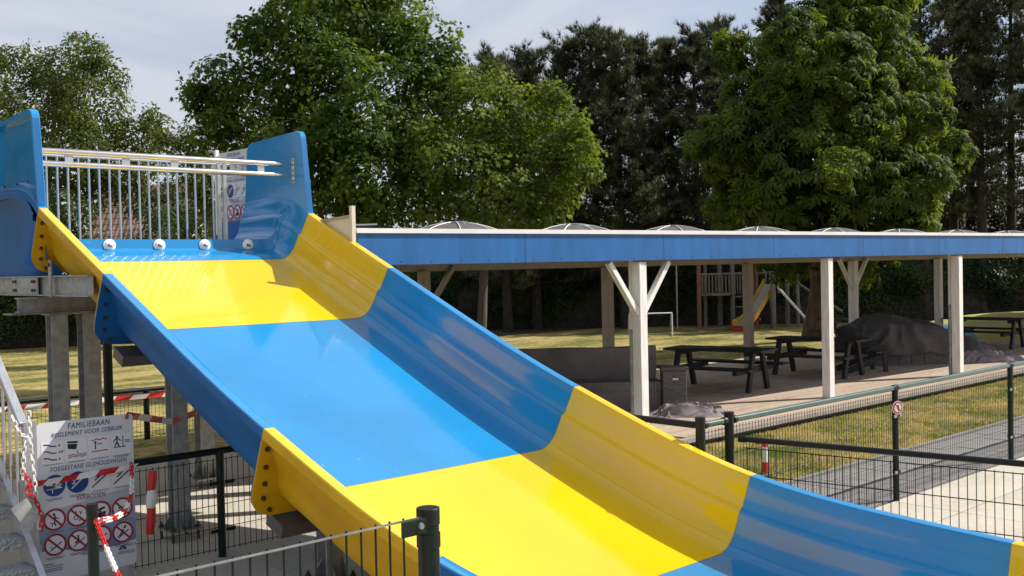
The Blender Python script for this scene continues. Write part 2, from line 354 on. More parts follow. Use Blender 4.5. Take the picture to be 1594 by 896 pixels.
def flange(pt, q, n, off, parent, mt, bolts):
    f = MB(); a = ring(pt, n, op, off, q); b = ring(pt, n, fp, off, q); a2 = ring(pt, n, op, off+.012, q); b2 = ring(pt, n, fp, off+.012, q)
    f.grid([a, b, b2, a2, a]); f.build('joint_flange', M['blue_outer'] if mt is M['blue'] else M['yellow_outer'], parent, smooth=30)
    if bolts:
        for sx in (0, 1):
            for dx, dp in ((.040,.15),(.030,.29),(.020,.42),(.012,.535),(-.05,.635)):
                x = (xl(dx) if sx == 0 else xr(dx)); y = pt[0]+n[0]*dp+q[0]*(off+.012); z = pt[1]+n[1]*dp+q[1]*(off+.012)
                put('bolt', boltme, parent, (x, y, z), (math.atan2(-q[1], -q[0]), 0, 0))
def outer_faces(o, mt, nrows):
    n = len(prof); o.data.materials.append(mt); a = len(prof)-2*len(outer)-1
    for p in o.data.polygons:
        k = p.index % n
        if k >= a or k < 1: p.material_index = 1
cols = ['yellow','blue','yellow','blue','yellow']
for i in range(5):
    rows = []
    for k in range(19):
        p, q, n = path(i, k/18); rows.append(ring(p, n, prof))
    mt = M[cols[i]]
    sec = MB().grid([[*r, r[0]] for r in rows]).build('slide_section', mt, slide, smooth=28)
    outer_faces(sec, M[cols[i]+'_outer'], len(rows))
    if True:
        p_, q_, n_ = path(i, 0); inn = prof[4:-len(outer)*2-4]; w_ = .0035
        a_ = ring(p_, n_, [(x, dp-.0012) for x, dp in inn], -w_, q_); b_ = ring(p_, n_, [(x, dp-.0012) for x, dp in inn], w_, q_)
        MB().grid([a_, b_]).build('seal_bead', M['seal'], sec, smooth=40)
    sec['label'] = cols[i]+' trough section, number %d counted down from the platform' % (i+1)
    p, q, n = path(i, 0); flange(p, q, n, .001, sec, mt, True)
    p, q, n = path(i, 1); flange(p, q, n, -.013, sec, mt, False)
# top tub
n0 = path(0, 0)[2]
tub_r = [((10.796,3.176),(10.796+n0[0]*.578, 3.176+n0[1]*.578)), ((10.92,3.262),(11.12,2.69)), ((11.02,3.318),(11.22,2.722)), ((11.14,3.365),(11.31,2.748)), ((11.20,3.382),(11.365,2.760)),
         ((11.24,3.39),(11.395,2.790)), ((11.27,3.395),(11.41,2.893)), ((11.45,3.42),(11.55,2.90)), ((11.75,3.427),(11.80,2.90)), ((12.05,3.412),(12.05,2.90)), ((12.32,3.39),(12.32,2.90))]
rows = []
for (ya, za), (yb, zb) in tub_r:
    r = []
    for x, dp in prof:
        f = dp/.578
        if f > 1: y = yb+(0 if yb > 11.05 else n0[0]*(dp-.578)); z = zb-(dp-.578)*1.0
        else: y = ya+(yb-ya)*f; z = za+(zb-za)*f
        r.append((x, y, z))
    rows.append([*r, r[0]])
tub = MB().grid(rows).build('slide_entry_tub', M['blue'], slide, smooth=28); outer_faces(tub, M['blue_outer'], len(rows)); tub['label'] = 'blue entry tub with water nozzles above the first yellow section'
p, q, n = path(0, 0); flange(p, q, n, -.014, tub, M['blue'], False)
# outer skirt of the tub (body on both sides, shade put into its deep blue)
for sgn, x0 in ((-1, XL), (1, XR)):
    sk = MB(); rr = []
    for y in np.linspace(10.93, 13.2, 14):
        zt = np.interp(y, [10.9,11.1,11.4,11.75,12.3,13.2], [3.02,3.20,3.30,3.33,3.30,3.26]); t = min(1, max(0, (y-10.93)/.55))
        rr.append([(x0+sgn*(.075*1.0), y, zt), (x0+sgn*(.03), y, zt-.06), (x0+sgn*(-.01), y, zt-.18), (x0+sgn*(-.04+.02*math.sin(t*3)), y, zt-.40-.0*t), (x0+sgn*(-.02-.10*(1-t)), y, 2.62-.05*t), (x0+sgn*(-.03-.16*(1-t)), y, 2.50-.12*t), (x0+sgn*(-.05-.25*(1-t)), y, 2.46-.12*t)])
    sk.grid(rr).build('tub_side', M['blue_outer'], tub, smooth=40)
    rl = MB(); r2 = []
    for y in np.linspace(10.93, 13.2, 16):
        zt = np.interp(y, [10.9,11.1,11.4,11.75,12.3,13.2], [3.10,3.27,3.375,3.40,3.375,3.33])
        r2.append([(x0+sgn*.088, y, zt), (x0+sgn*.10, y, zt-.01), (x0+sgn*.10, y, zt-.07), (x0+sgn*.075, y, zt-.072)])
    rl.grid(r2).build('rim_lip', M['blue_outer'], tub, smooth=40)
    bl = MB()
    for y in (11.62, 11.78, 11.5): bl.cyl((x0+sgn*.10, y, 3.44), (x0+sgn*.115, y, 3.44), .012, n=8)
for y in (11.05,11.4,11.8,12.2,12.6):
    MB().cyl((3.60, y, 3.46), (3.585, y, 3.46), .012, n=8).build('bolt', M['bolt'], tub)
# scoop recess shading body on left: a rounded bulge under the lip
bg_ = []
for a in np.linspace(0, 1, 9):
    ang = a*math.pi; bg_.append([(3.70-.13*math.sin(ang)*f, 11.02+.36*a, 2.98-.34*f-.05*math.cos(ang)) for f in np.linspace(0, 1, 7)])
MB().grid(bg_).build('tub_bulge', M['blue_outer'], tub, smooth=60)
# platform floor behind the nozzles
MB().box((5.18, 12.45, 2.86), (2.9, 1.9, .06)).build('platform_floor', M['galv_light'], slide)
# nozzles
for x in (4.534, 5.101, 5.652, 6.204):
    rr = []
    for k in range(6):
        a = k/5*math.pi/2; rr.append([(x+.060*math.cos(a)*math.cos(b), 11.402-.030*math.sin(a)-.006, 2.825+.060*math.cos(a)*math.sin(b)) for b in np.linspace(0, 2*math.pi, 17)[:-1]])
    nz = MB().grid(rr, closed=True)
    nz.cyl((x, 11.412, 2.825), (x, 11.390, 2.825), .069, n=18)
    o = nz.build('water_nozzle', M['pool'], slide, smooth=40)
    MB().prism([(x-.034, 11.366, 2.812), (x+.034, 11.366, 2.812), (x-.026, 11.366, 2.842)], (0, -.012, -.002)).build('nozzle_mouth', M['mesh'], o)
# end panels
def outline(y_off=0):
    pts = []; rad = .09
    c1 = (10.944, 4.19); c2 = (12.23, 4.146)
    pts.append((10.815, 3.165))
    def corner(a, b, c, r, n=6):
        a, b, c = map(np.array, (a, b, c)); u = (a-b)/np.linalg.norm(a-b); v = (c-b)/np.linalg.norm(c-b)
        p0 = b+u*r; p2 = b+v*r
        return [tuple((1-t)**2*p0+2*t*(1-t)*b+t*t*p2) for t in np.linspace(0, 1, n)]
    pts += corner((10.815,3.165), c1, c2, .10); pts += corner(c1, c2, (12.32,3.39), .10); pts.append((12.32,3.385))
    for y, z in ((12.05,3.408),(11.75,3.423),(11.45,3.417),(11.24,3.386),(11.02,3.314)): pts.append((y, z))
    return pts
def endpanel(x_in, sgn, lab):
    o = outline(); c = np.mean(o, axis=0)
    ins = []
    n = len(o)
    for i in range(n):
        a = np.array(o[i-1]); b = np.array(o[i]); e = np.array(o[(i+1) % n]); u = (b-a)/np.linalg.norm(b-a); v = (e-b)/np.linalg.norm(e-b)
        t = u+v; t /= np.linalg.norm(t); nn = np.array([t[1], -t[0]])
        ins.append(tuple(b+nn*.055))
    X = [x_in, x_in+sgn*.085, x_in+sgn*.018]
    m_ = MB()
    e1 = .008
    A = [(X[0], y, z) for y, z in [tuple(np.array(q)+(c-np.array(q))/np.linalg.norm(c-np.array(q))*e1) for q in o]]
    B = [(X[0]+sgn*e1, y, z) for y, z in o]; D = [(X[1]-sgn*e1, y, z) for y, z in o]
    E_ = [(X[1], y, z) for y, z in [tuple(np.array(q)+(c-np.array(q))/np.linalg.norm(c-np.array(q))*e1) for q in o]]
    F = [(X[1], y, z) for y, z in ins]; G_ = [(X[2], y, z) for y, z in [tuple(np.array(q)+(c-np.array(q))*.03) for q in ins]]
    m_.grid([A, B, D, E_, F, G_], closed=True)
    b = len(m_.v); m_.v += A; m_.f.append(tuple(range(b, b+n)))
    b = len(m_.v); m_.v += G_; m_.f.append(tuple(range(b, b+n)))
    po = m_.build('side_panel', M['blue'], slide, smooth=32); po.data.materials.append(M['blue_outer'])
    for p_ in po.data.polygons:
        if .012 < (p_.center.x-x_in)*sgn < .06 and (abs(p_.normal.x) > .5 or abs(p_.center.x-x_in) < .055): p_.material_index = 1; po['label'] = lab; return po  # recess takes the blue with shade in its colour
pl = endpanel(XL+.002, -1, 'tall blue side panel left of the twin rail, recessed on its outer face')
pr_ = endpanel(XR-.002, 1, 'tall blue side panel right of the twin rail, rail bracket bolted on')
# twin rail across the entry
tr = MB(); tr.tube([(3.70,11.10,3.785),(6.40,11.10,3.785),(6.50,11.10,3.785),(6.585,11.10,3.783)], [.031,.031,.027,.008], 14).build('guard_rail', M['stainless'], slide, smooth=40)
MB().tube([(3.70,11.10,3.655),(6.40,11.10,3.655),(6.50,11.10,3.655),(6.585,11.10,3.653)], [.031,.031,.027,.008], 14).build('guard_rail', M['stainless'], slide, smooth=40)
for x in (4.02, 4.62, 5.17, 6.24):
    MB().box((x, 11.10, 3.72), (.085, .012, .075)).build('rail_tab', M['alu'], slide)
br = MB().box((6.676, 11.10, 3.715), (.010, .055, .30)).build('rail_bracket', M['stainless'], slide, bevel=.003)
for z in (3.84, 3.785, 3.715, 3.655, 3.59): MB().cyl((6.67,11.10,z),(6.655,11.10,z), .012, n=8).build('bracket_bolt', M['galv'], br)
for z in (3.785, 3.655): MB().cyl((6.58,11.10,z),(6.672,11.10,z), .006, n=8).build('bracket_pin', M['galv'], br)
# steel structure
def hbeam(mb, p0, p1, wd, ht, tf=.012, tw=.009, upv=(0,0,1)):
    p0 = Vector(p0); p1 = Vector(p1); t = (p1-p0).normalized(); u = Vector(upv); a = t.cross(u).normalized(); b = a.cross(t).normalized()
    for s in (-1, 1): mb.beam(p0+b*s*(ht-tf)/2, p1+b*s*(ht-tf)/2, wd, tf, upv)
    mb.beam(p0, p1, tw, ht-2*tf, upv); return mb
hb = hbeam(MB(), (3.66, 13.2, 2.405), (3.66, 9.60, 2.405), .10, .20).build('carrier_beam', M['galv_light'], slide)
hbeam(MB(), (6.70, 13.2, 2.405), (6.70, 9.60, 2.405), .10, .20).build('carrier_beam', M['galv_light'], slide)
MB().box((3.612, 11.3, 2.405), (.014, .75, .17)).build('splice_plate', M['galv_light'], hb)
for y in (10.98, 11.05, 11.56, 11.62):
    for z in (2.36, 2.45): MB().cyl((3.606,y,z),(3.588,y,z), .016, n=6).build('bolt', M['bolt'], hb)
MB().beam((3.60, 10.53, 2.30), (3.60, 10.53, 2.66), .012, .075, (0,1,0)).build('support_strap', M['galv'], hb)
MB().cyl((3.605,10.53,2.61),(3.58,10.53,2.61), .018, n=6).build('bolt', M['bolt'], hb)
hbeam(MB(), (3.45, 11.05, 2.215), (6.95, 11.05, 2.215), .15, .15).build('cross_beam', M['galv_light'], slide)
MB().box((5.2, 11.05, 2.128), (3.7, .24, .014)).build('cap_plate', M['galv'], slide)
def column(x, y, z1, wd, cap=True):
    # galvanised H column on a bolted foot
    m_ = MB(); hbeam(m_, (x, y, .10), (x, y, z1), wd, wd, .014, .010, (0,1,0)); o = m_.build('support_column', M['galv_light'], slide)
    MB().box((x, y, .10), (wd+.16, wd+.16, .02)).build('foot_plate', M['galv'], o)
    for sx, sy in ((1,0),(-1,0)):
        g_ = MB().prism([(x+sx*wd/2, y-.005, .11), (x+sx*(wd/2+.08), y-.005, .11), (x+sx*(wd/2+.08), y-.005, .15), (x+sx*wd/2, y-.005, .27)], (0, .01, 0)); g_.build('gusset', M['galv'], o)
    for s in (-1, 1): MB().prism([(x+s*.05, y-wd/2, .11), (x+s*.05, y-wd/2-.08, .11), (x+s*.05, y-wd/2-.08, .15), (x+s*.05, y-wd/2, .27)], (.01, 0, 0)).build('gusset', M['galv'], o)
    q = wd/2+.05
    for sx in (-1, 1):
        for sy in (-1, 1): MB().cyl((x+sx*q, y+sy*q, -.01), (x+sx*q, y+sy*q, .16), .014, n=8).cyl((x+sx*q, y+sy*q, .11), (x+sx*q, y+sy*q, .135), .026, n=6).build('anchor_bolt', M['bolt'], o)
    if cap: MB().box((x, y, z1+.008), (wd+.06, wd+.06, .016)).build('top_plate', M['galv'], o)
    return o
column(3.83, 11.05, 2.105, .165); column(4.15, 11.05, 2.105, .175); column(6.3, 11.05, 2.105, .165)
column(4.32, 9.38, 1.76, .15); column(6.06, 9.38, 1.76, .15)
column(5.63, 11.5, 2.105, .17); column(6.06, 10.49, 2.105, .17)
column(4.42, 6.95, .76, .15, False); column(6.0, 6.6, .70, .15, False); column(4.4, 4.0, .13, .12, False)
def under(i, s, dx0, dx1):
    p, q, n = path(i, s); c = p+n*.76
    b = MB().beam((dx0, c[0], c[1]), (dx1, c[0], c[1]), .22, .10, (0, -n[0], -n[1])).build('cradle_beam', M['mesh'], slide); return b
under(1, .045, 3.78, 6.6); under(2, .02, 3.78, 6.6); under(3, .05, 3.78, 6.6)

# guard fence behind the entry
gf = thing('baluster_railing', 'galvanised baluster railing behind the blue entry tub', 'railing', (5.0, 11.6, 2.9))
gf.location = (0,0,0)
bm_ = MB().cyl((0,0,0), (0,0,.93), .0125, n=8).mesh('baluster', M['alu'], 40)
for i in range(18): put('baluster', bm_, gf, (3.965+.113*i, 11.62, 2.87))
MB().cyl((3.72,11.62,3.80), (6.1,11.62,3.80), .016, n=10).build('top_rail', M['alu'], gf)
for x in (5.96, 6.035): MB().box((x, 11.62, 3.34), (.04, .04, .96)).build('end_post', M['alu'], gf)
# ------------------------------------------------------------------ rule signs
def textmesh(txt, size, mt, italic=.18):
    cu = bpy.data.curves.new('lettering', 'FONT'); cu.body = txt; cu.size = size; cu.align_x = 'CENTER'; cu.align_y = 'CENTER'; cu.shear = italic; cu.space_character = 1.10; cu.extrude = 0; cu.offset = 0
    o = bpy.data.objects.new('lettering', cu); C.objects.link(o)
    dg = bpy.context.evaluated_depsgraph_get(); me = bpy.data.meshes.new_from_object(o.evaluated_get(dg)); bpy.data.objects.remove(o)
    me.materials.clear(); me.materials.append(mt); me.name = 'lettering'; return me
def rule_sign(origin, ux, W_, H_, label, thick=.012):
    # local frame: x across the board, y down the board (0..1.58 in board widths), z out of the face
    ux = Vector(ux).normalized(); dn = Vector((0,0,-1)); nz = dn.cross(ux).normalized()
    if nz.dot(Vector((0,0,2.5))-Vector(origin)) < 0: nz = -nz
    root = thing('rules_sign', label, 'sign', (0,0,0))
    O = Vector(origin); sc = W_; lay = [0]
    def P(x, y, k): return O+ux*(x*sc)+dn*(y*sc)+nz*(.0012*k)
    def poly(pts, mt, name, k, par=None):
        v = [P(x, y, k) for x, y in pts]; n = len(v)
        m_ = MB().add(v, [tuple(range(n))]); return m_.build(name, mt, par or root)
    h = H_/W_
    pl_ = []
    for cx, cy, a0 in ((.04,.04,180),(.96,.04,270),(.96,h-.04,0),(.04,h-.04,90)):
        for a in (0,30,60,90): pl_.append((cx+.04*math.cos(R(a0+a)), cy+.04*math.sin(R(a0+a))))
    MB().prism([P(x, y, 0)-nz*thick for x, y in pl_], nz*thick).build('board', M['signwhite'], root)
    blue_ = M['signfield']
    poly([(.0,.93),(1,.78),(1,1.36),(.98,1.37),(.78,1.40),(.45,1.39),(.22,1.33),(.14,1.33),(.0,1.31)], blue_, 'blue_field', 1)
    def text(t, x, y, s, wtarget, mt, k=3, it=.15):
        me = textmesh(t, s*sc, mt, it); xs_ = [v.co.x for v in me.vertices]; w0 = max(xs_)-min(xs_); cx = (max(xs_)+min(xs_))/2; f = wtarget*sc/w0
        for v in me.vertices:
            q = P(x, y, k)+ux*((v.co.x-cx)*f)-dn*v.co.y; v.co = q
        o = bpy.data.objects.new('lettering', me); C.objects.link(o); o.parent = root
    text('FAMILIEBAAN', .53, .062, .085, .44, M['signnavy']); text('REGLEMENT VOOR GEBRUIK', .515, .14, .066, .74, M['signnavy'])
    text('TOEGESTANE GLIJHOUDINGEN', .52, .49, .066, .80, M['signnavy']); text('VERBODEN', .53, .825, .075, .30, M['signpurple'])
    def seg(pts, wd, mt, k, par, name='print'):
        m_ = MB()
        for (x0, y0), (x1, y1) in zip(pts[:-1], pts[1:]):
            d_ = math.hypot(x1-x0, y1-y0) or 1; a, b = -(y1-y0)/d_*wd/2, (x1-x0)/d_*wd/2
            m_.add([P(x0+a, y0+b, k), P(x1+a, y1+b, k), P(x1-a, y1-b, k), P(x0-a, y0-b, k)], [(0,1,2,3)])
        return m_.build(name, mt, par)
    def disc(x, y, r, mt, k, par, name='disc'):
        return poly([(x+r*math.cos(a), y+r*math.sin(a)) for a in np.linspace(0, 2*math.pi, 29)[:-1]], mt, name, k, par)
    def ringp(x, y, r0_, r1_, mt, k, par):
        m_ = MB(); A = [P(x+r0_*math.cos(a), y+r0_*math.sin(a), k) for a in np.linspace(0, 2*math.pi, 33)]; B = [P(x+r1_*math.cos(a), y+r1_*math.sin(a), k) for a in np.linspace(0, 2*math.pi, 33)]
        return m_.grid([A, B]).build('ring', mt, par)
    def caption(x, y, wd, rows, par):
        m_ = MB()
        for r in range(rows):
            xx = x-wd/2+(.1*wd if r else 0); e = x+wd/2-(.1*wd if r else 0)
            while xx < e:
                l = random.uniform(.008, .022); m_.add([P(xx, y+r*.014, 4), P(min(xx+l, e), y+r*.014, 4), P(min(xx+l, e), y+r*.014+.006, 4), P(xx, y+r*.014+.006, 4)], [(0,1,2,3)]); xx += l+.005
        m_.build('small_print', M['signnavy'], par)
    ink = M['signink']
    # first row
    for n_, cx in enumerate((.15,.39,.63,.865)):
        cell = poly([(cx-.112,.20),(cx+.112,.20),(cx+.112,.425),(cx-.112,.425)], M['signcell'], 'picture_cell', 1.4)
        if n_ == 0:
            for k_, mt in enumerate((M['signnavy'], M['signred'], ink)):
                y = .245+.07*k_; seg([(cx-.09,y-.02),(cx-.045,y-.017),(cx-.02,y),(cx+.01,y+.005),(cx+.04,y+.005)], .013, mt, 3, cell)
                disc(cx+.068, y, .009, ink, 3, cell)
            seg([(cx+.085,.30),(cx+.105,.325)], .006, ink, 3, cell); seg([(cx+.105,.30),(cx+.085,.325)], .006, ink, 3, cell)
        elif n_ == 1:
            poly([(cx-.09,.215),(cx+.02,.225),(cx+.012,.245),(cx-.09,.235)], ink, 'print', 3, cell); poly([(cx-.088,.245),(cx+.012,.253),(cx+.0,.31),(cx-.085,.295)], ink, 'print', 3, cell)
            seg([(cx+.01,.32),(cx+.01,.35)], .008, ink, 3, cell)
            for y in (.365,.385): seg([(cx-.085+.19*t/12, y+.007*math.sin(t*1.5)) for t in range(13)], .008, M['signred'], 3, cell)
        elif n_ == 2:
            seg([(cx-.085+.17*t/12, .235+.008*math.sin(t*1.2)) for t in range(13)], .009, M['signred'], 3, cell); seg([(cx-.085,.36),(cx+.09,.355)], .009, M['signred'], 3, cell)
            seg([(cx-.04,.255),(cx-.04,.34)], .011, ink, 3, cell); seg([(cx-.055,.27),(cx-.04,.252),(cx-.025,.27)], .007, ink, 3, cell); seg([(cx-.02,.285),(cx+.03,.283)], .008, ink, 3, cell)
        else:
            disc(cx-.045, .235, .012, ink, 3, cell); seg([(cx-.045,.245),(cx-.045,.29),(cx-.07,.34)], .013, ink, 3, cell); seg([(cx-.045,.29),(cx-.02,.34)], .013, ink, 3, cell)
            seg([(cx-.085,.285),(cx-.06,.255),(cx-.03,.255),(cx-.003,.28)], .010, ink, 3, cell); seg([(cx-.08,.345),(cx+.05,.345)], .008, ink, 3, cell); seg([(cx+.02,.225),(cx+.02,.34)], .009, ink, 3, cell)
            seg([(cx+.04,.28),(cx+.095,.28)], .008, ink, 3, cell); seg([(cx+.045,.297),(cx+.095,.297)], .008, ink, 3, cell)
        caption(cx, .433, .18, 2 if n_ == 3 else 1, cell)
    # second row: allowed postures
    for n_, cx in enumerate((.16,.395)):
        dc = disc(cx, .655, .112, M['signblue'], 2, None, 'mandatory_disc')
        wh = M['tapewhite']
        if n_ == 0:
            poly([(cx-.085,.62),(cx-.02,.625),(cx-.02,.655),(cx-.085,.65)], wh, 'print', 3, dc); disc(cx+.03, .615, .014, wh, 3, dc)
            seg([(cx+.03,.63),(cx+.0,.67),(cx+.06,.672)], .022, wh, 3, dc); seg([(cx+.035,.64),(cx+.075,.655)], .012, wh, 3, dc); seg([(cx+.04,.612),(cx+.075,.612)], .009, wh, 3, dc)
            seg([(cx-.08,.69),(cx+.08,.685)], .007, wh, 3, dc); seg([(cx-.025,.69),(cx-.02,.735)], .009, wh, 3, dc)
        else:
            seg([(cx-.065,.715),(cx+.075,.60)], .012, wh, 3, dc); seg([(cx-.06,.665),(cx-.03,.66),(cx-.035,.64)], .013, wh, 3, dc); disc(cx-.04, .628, .012, wh, 3, dc)
            seg([(cx-.01,.625),(cx+.03,.62),(cx+.05,.60)], .010, wh, 3, dc)
        caption(cx, .785, .18, 2, dc)
    for n_, cx in enumerate((.63,.865)):
        cell = poly([(cx-.112,.54),(cx+.112,.54),(cx+.112,.765),(cx-.112,.765)], M['signcell'], 'picture_cell', 1.4)
        seg([(cx-.09,.735),(cx+.09,.60)], .014, ink, 3, cell); disc(cx-.01+.02*n_, .575, .013, ink, 3, cell)
        seg([(cx-.06,.665),(cx-.02,.64),(cx+.015,.60)], .013, ink, 3, cell); seg([(cx-.055,.63),(cx-.01,.625)], .008, ink, 3, cell); caption(cx, .775, .17, 1, cell)
    # forbidden rows
    for row, cy in enumerate((1.005, 1.265)):
        for n_, cx in enumerate((.15,.385,.62,.855)):
            dc = disc(cx, cy, .098, M['signcell'], 2, None, 'prohibition_sign')
            if row == 0 and n_ == 1:
                ringp(cx-.02, cy+.02, .016, .024, ink, 3, dc); seg([(cx-.045,cy-.04),(cx-.01,cy-.045),(cx-.02,cy-.02)], .007, ink, 3, dc); seg([(cx+.02,cy-.05),(cx+.03,cy-.01),(cx+.045,cy-.045)], .008, ink, 3, dc); seg([(cx+.01,cy+.06),(cx+.03,cy+.035)], .010, ink, 3, dc)
            elif row == 0 and n_ == 0:
                disc(cx-.005, cy-.055, .013, ink, 3, dc); seg([(cx,cy-.045),(cx+.01,cy-.01),(cx-.005,cy+.03),(cx+.015,cy+.065)], .014, ink, 3, dc); seg([(cx+.01,cy-.02),(cx+.045,cy+.0)], .009, ink, 3, dc); seg([(cx-.045,cy+.03),(cx-.015,cy+.04),(cx-.03,cy+.065)], .010, ink, 3, dc)
            elif row == 0 and n_ == 2:
                poly([(cx-.07,cy+.05),(cx-.03,cy+.01),(cx+.06,cy+.0),(cx+.05,cy+.05),(cx-.03,cy+.075)], ink, 'print', 3, dc); seg([(cx-.02,cy-.02),(cx+.05,cy-.04)], .022, ink, 3, dc)
            elif row == 0:
                seg([(cx-.055,cy+.05),(cx+.05,cy-.035)], .012, ink, 3, dc); seg([(cx-.04,cy+.06),(cx+.065,cy-.02)], .010, ink, 3, dc); disc(cx-.03, cy-.005, .011, ink, 3, dc)
            else:
                seg([(cx-.05,cy+.06),(cx+.065,cy-.02)], .012, ink, 3, dc)
                if n_: disc(cx-.01+.01*n_, cy-.045, .012, ink, 3, dc); seg([(cx-.0,cy-.03),(cx+.005,cy+.0),(cx-.035,cy+.025)], .017, ink, 3, dc)
                else: seg([(cx-.05,cy+.03),(cx-.03,cy+.015)], .007, ink, 3, dc)
                if n_ == 3: seg([(cx-.06,cy+.04),(cx-.02,cy+.03)], .010, ink, 3, dc); disc(cx+.03, cy-.06, .010, ink, 3, dc)
            ringp(cx, cy, .094, .114, M['signred'], 5, dc); a = .094*.707
            seg([(cx-a, cy-a), (cx+a, cy+a)], .019, M['signred'], 5.4, dc)
            caption(cx, cy+.127, .19, 2 if row else 1, dc)
    b = MB()
    o = seg([(.04,1.46),(.13,1.46)], .008, M['signnavy'], 2, root, 'small_print')
    for y in (1.485,1.51,1.53): seg([(.04,y),(.22,y)], .006, M['signnavy'], 2, root, 'small_print')
    for y in (1.415,1.43): seg([(.42,y),(.72,y)], .005, M['signnavy'], 2, root, 'small_print')
    # maker's mark
    poly([(.80,1.455),(.835,1.41),(.85,1.42),(.825,1.455)], M['signnavy'], 'logo', 3); poly([(.845,1.425),(.862,1.405),(.895,1.455),(.865,1.455)], M['signnavy'], 'logo', 3); poly([(.845,1.44),(.858,1.455),(.832,1.455)], M['signblue'], 'logo', 3)
    text('AVASTO', .935, 1.418, .035, .115, M['signnavy'], 3, .2)
    for y in (1.475,1.487,1.50): seg([(.80,y),(.985,y)], .004, M['signnavy'], 2, root, 'small_print')
    return root
m_, N_, L_, b_ = newmat('sign_field_print'); tc_ = N_.new('ShaderNodeTexCoord'); sp_ = N_.new('ShaderNodeSeparateXYZ'); r_ = N_.new('ShaderNodeValToRGB')
r_.color_ramp.elements[0].position = 0; r_.color_ramp.elements[0].color = (.12,.19,.34,1); r_.color_ramp.elements[1].position = .8; r_.color_ramp.elements[1].color = (.42,.45,.52,1)
L_(tc_.outputs['Generated'], sp_.inputs[0]); L_(sp_.outputs['Z'], r_.inputs[0]); L_(r_.outputs[0], b_.inputs['Base Color']); b_.inputs['Roughness'].default_value = .4; M['signfield'] = m_
s1 = rule_sign((2.735, 8.40, 1.365), (1,0,0), .755, 1.235, 'large slide rules board headed FAMILIEBAAN, hung beside the metal stairs')
s2 = rule_sign((6.70, 13.05, 4.10), (0,-1,0), .80, 1.26, 'rules board half hidden behind the right-hand blue side panel')
MB().box((6.69, 13.08, 3.5), (.05, .05, 1.3)).build('sign_post', M['white'], s2)
MB().box((2.80, 8.425, .66), (.05,.03,1.34)).build('sign_post', M['alu'], s1); MB().box((3.44, 8.425, .66), (.05,.03,1.34)).build('sign_post', M['alu'], s1)

# ------------------------------------------------------------------ metal stairs
m_, N_, L_, b_ = newmat('tread_plate'); tc_ = N_.new('ShaderNodeTexCoord'); b_.inputs['Base Color'].default_value = (.33,.34,.35,1); b_.inputs['Metallic'].default_value = .6; b_.inputs['Roughness'].default_value = .42
ck = N_.new('ShaderNodeTexVoronoi'); ck.inputs['Scale'].default_value = 42; L_(tc_.outputs['Object'], ck.inputs[0]); bp_ = N_.new('ShaderNodeBump'); bp_.inputs['Strength'].default_value = .8; bp_.inputs['Distance'].default_value = .01; bp_.invert = True
L_(ck.outputs['Distance'], bp_.inputs['Height']); L_(bp_.outputs[0], b_.inputs['Normal']); M['treadplate'] = m_
st = thing('metal_stairs', 'galvanised metal stairs with tread plate steps at the left edge', 'stairs')
a38 = math.tan(R(38))
for x in (1.45, 2.60):
    MB().box((x+.045, 8.30, .71), (.09, .06, 1.41)).build('newel_post', M['alu'], st, bevel=.004)
    MB().beam((x, 8.28, 1.385), (x, 11.2, 1.385+2.92*a38), .065, .045).build('handrail', M['alu'], st, bevel=.006)
    MB().beam((x, 7.72, .01), (x, 11.3, .01+3.58*a38), .045, .20).build('stringer', M['alu'], st)
    for k in range(18):
        y = 8.44+.15*k; zb = .46+(y-8.2)*a38; MB().cyl((x, y, zb), (x, y, zb+.86), .0115, n=8).build('stair_baluster', M['alu'], st)
for k in range(13):
    y = 7.78+.235*k; z = .17+.1835*k
    t_ = MB(); t_.box((2.02, y+.12, z), (1.10, .25, .012)); t_.box((2.02, y, z-.035), (1.08, .012, .07)); o = t_.build('tread', M['treadplate'], st)
MB().box((2.02, 11.98, 2.40), (1.3, 2.4, .06)).build('landing', M['treadplate'], st)
for x in (1.45, 2.58):
    for y in (11.0, 13.1): MB().box((x, y, 1.19), (.10, .10, 2.38)).build('landing_post', M['galv'], st)
for z in (2.95, 3.45): MB().beam((1.42, 11.2, z), (1.42, 13.15, z), .04, .04).build('landing_rail', M['alu'], st)
MB().box((2.67, 8.34, .42), (.10, .04, .05)).build('fixing_bracket', M['alu'], st)
# ------------------------------------------------------------------ fences
def post(par, x, y, h, r, clampz=(), capm='fencecap'):
    o = MB().cyl((x,y,-.02), (x,y,h-.05), r, n=20).build('post', M['fence'], par, smooth=40)
    MB().cyl((x,y,h-.06), (x,y,h), r*1.07, n=20).build('post_cap', M[capm], o, smooth=40)
    for z in clampz:
        c = MB().cyl((x,y,z-.02), (x,y,z+.02), r*1.12, n=16).build('clamp', M['fencecap'], o, smooth=40)
    return o
def panel(par, p0, p1, z0, z1, sp, hz, r=.0028, rods=False, hr=.0035):
    p0 = Vector((*p0,0)); p1 = Vector((*p1,0)); Ld = (p1-p0).length; n = int(Ld/sp); t = (p1-p0)/Ld; nn = Vector((-t.y, t.x, 0))
    if rods:
        me = MB().cyl((0,0,z0), (0,0,z1), r, n=6).mesh('upright_rod', M['fence'])
        for i in range(n+1): put('upright_rod', me, par, p0+t*(i*sp+(Ld-n*sp)/2))
    else:
        v = MB()
        for i in range(n+1):
            p = p0+t*(i*sp+(Ld-n*sp)/2); v.cyl((p.x,p.y,z0), (p.x,p.y,z1), r, n=4, cap=False)
        v.build('upright_wires', M['fence'], par)['kind'] = 'stuff'
    for z in hz:
        MB().cyl((p0.x+nn.x*r*1.6,p0.y+nn.y*r*1.6,z), (p1.x+nn.x*r*1.6,p1.y+nn.y*r*1.6,z), hr, n=6).build('cross_wire', M['fence'], par)
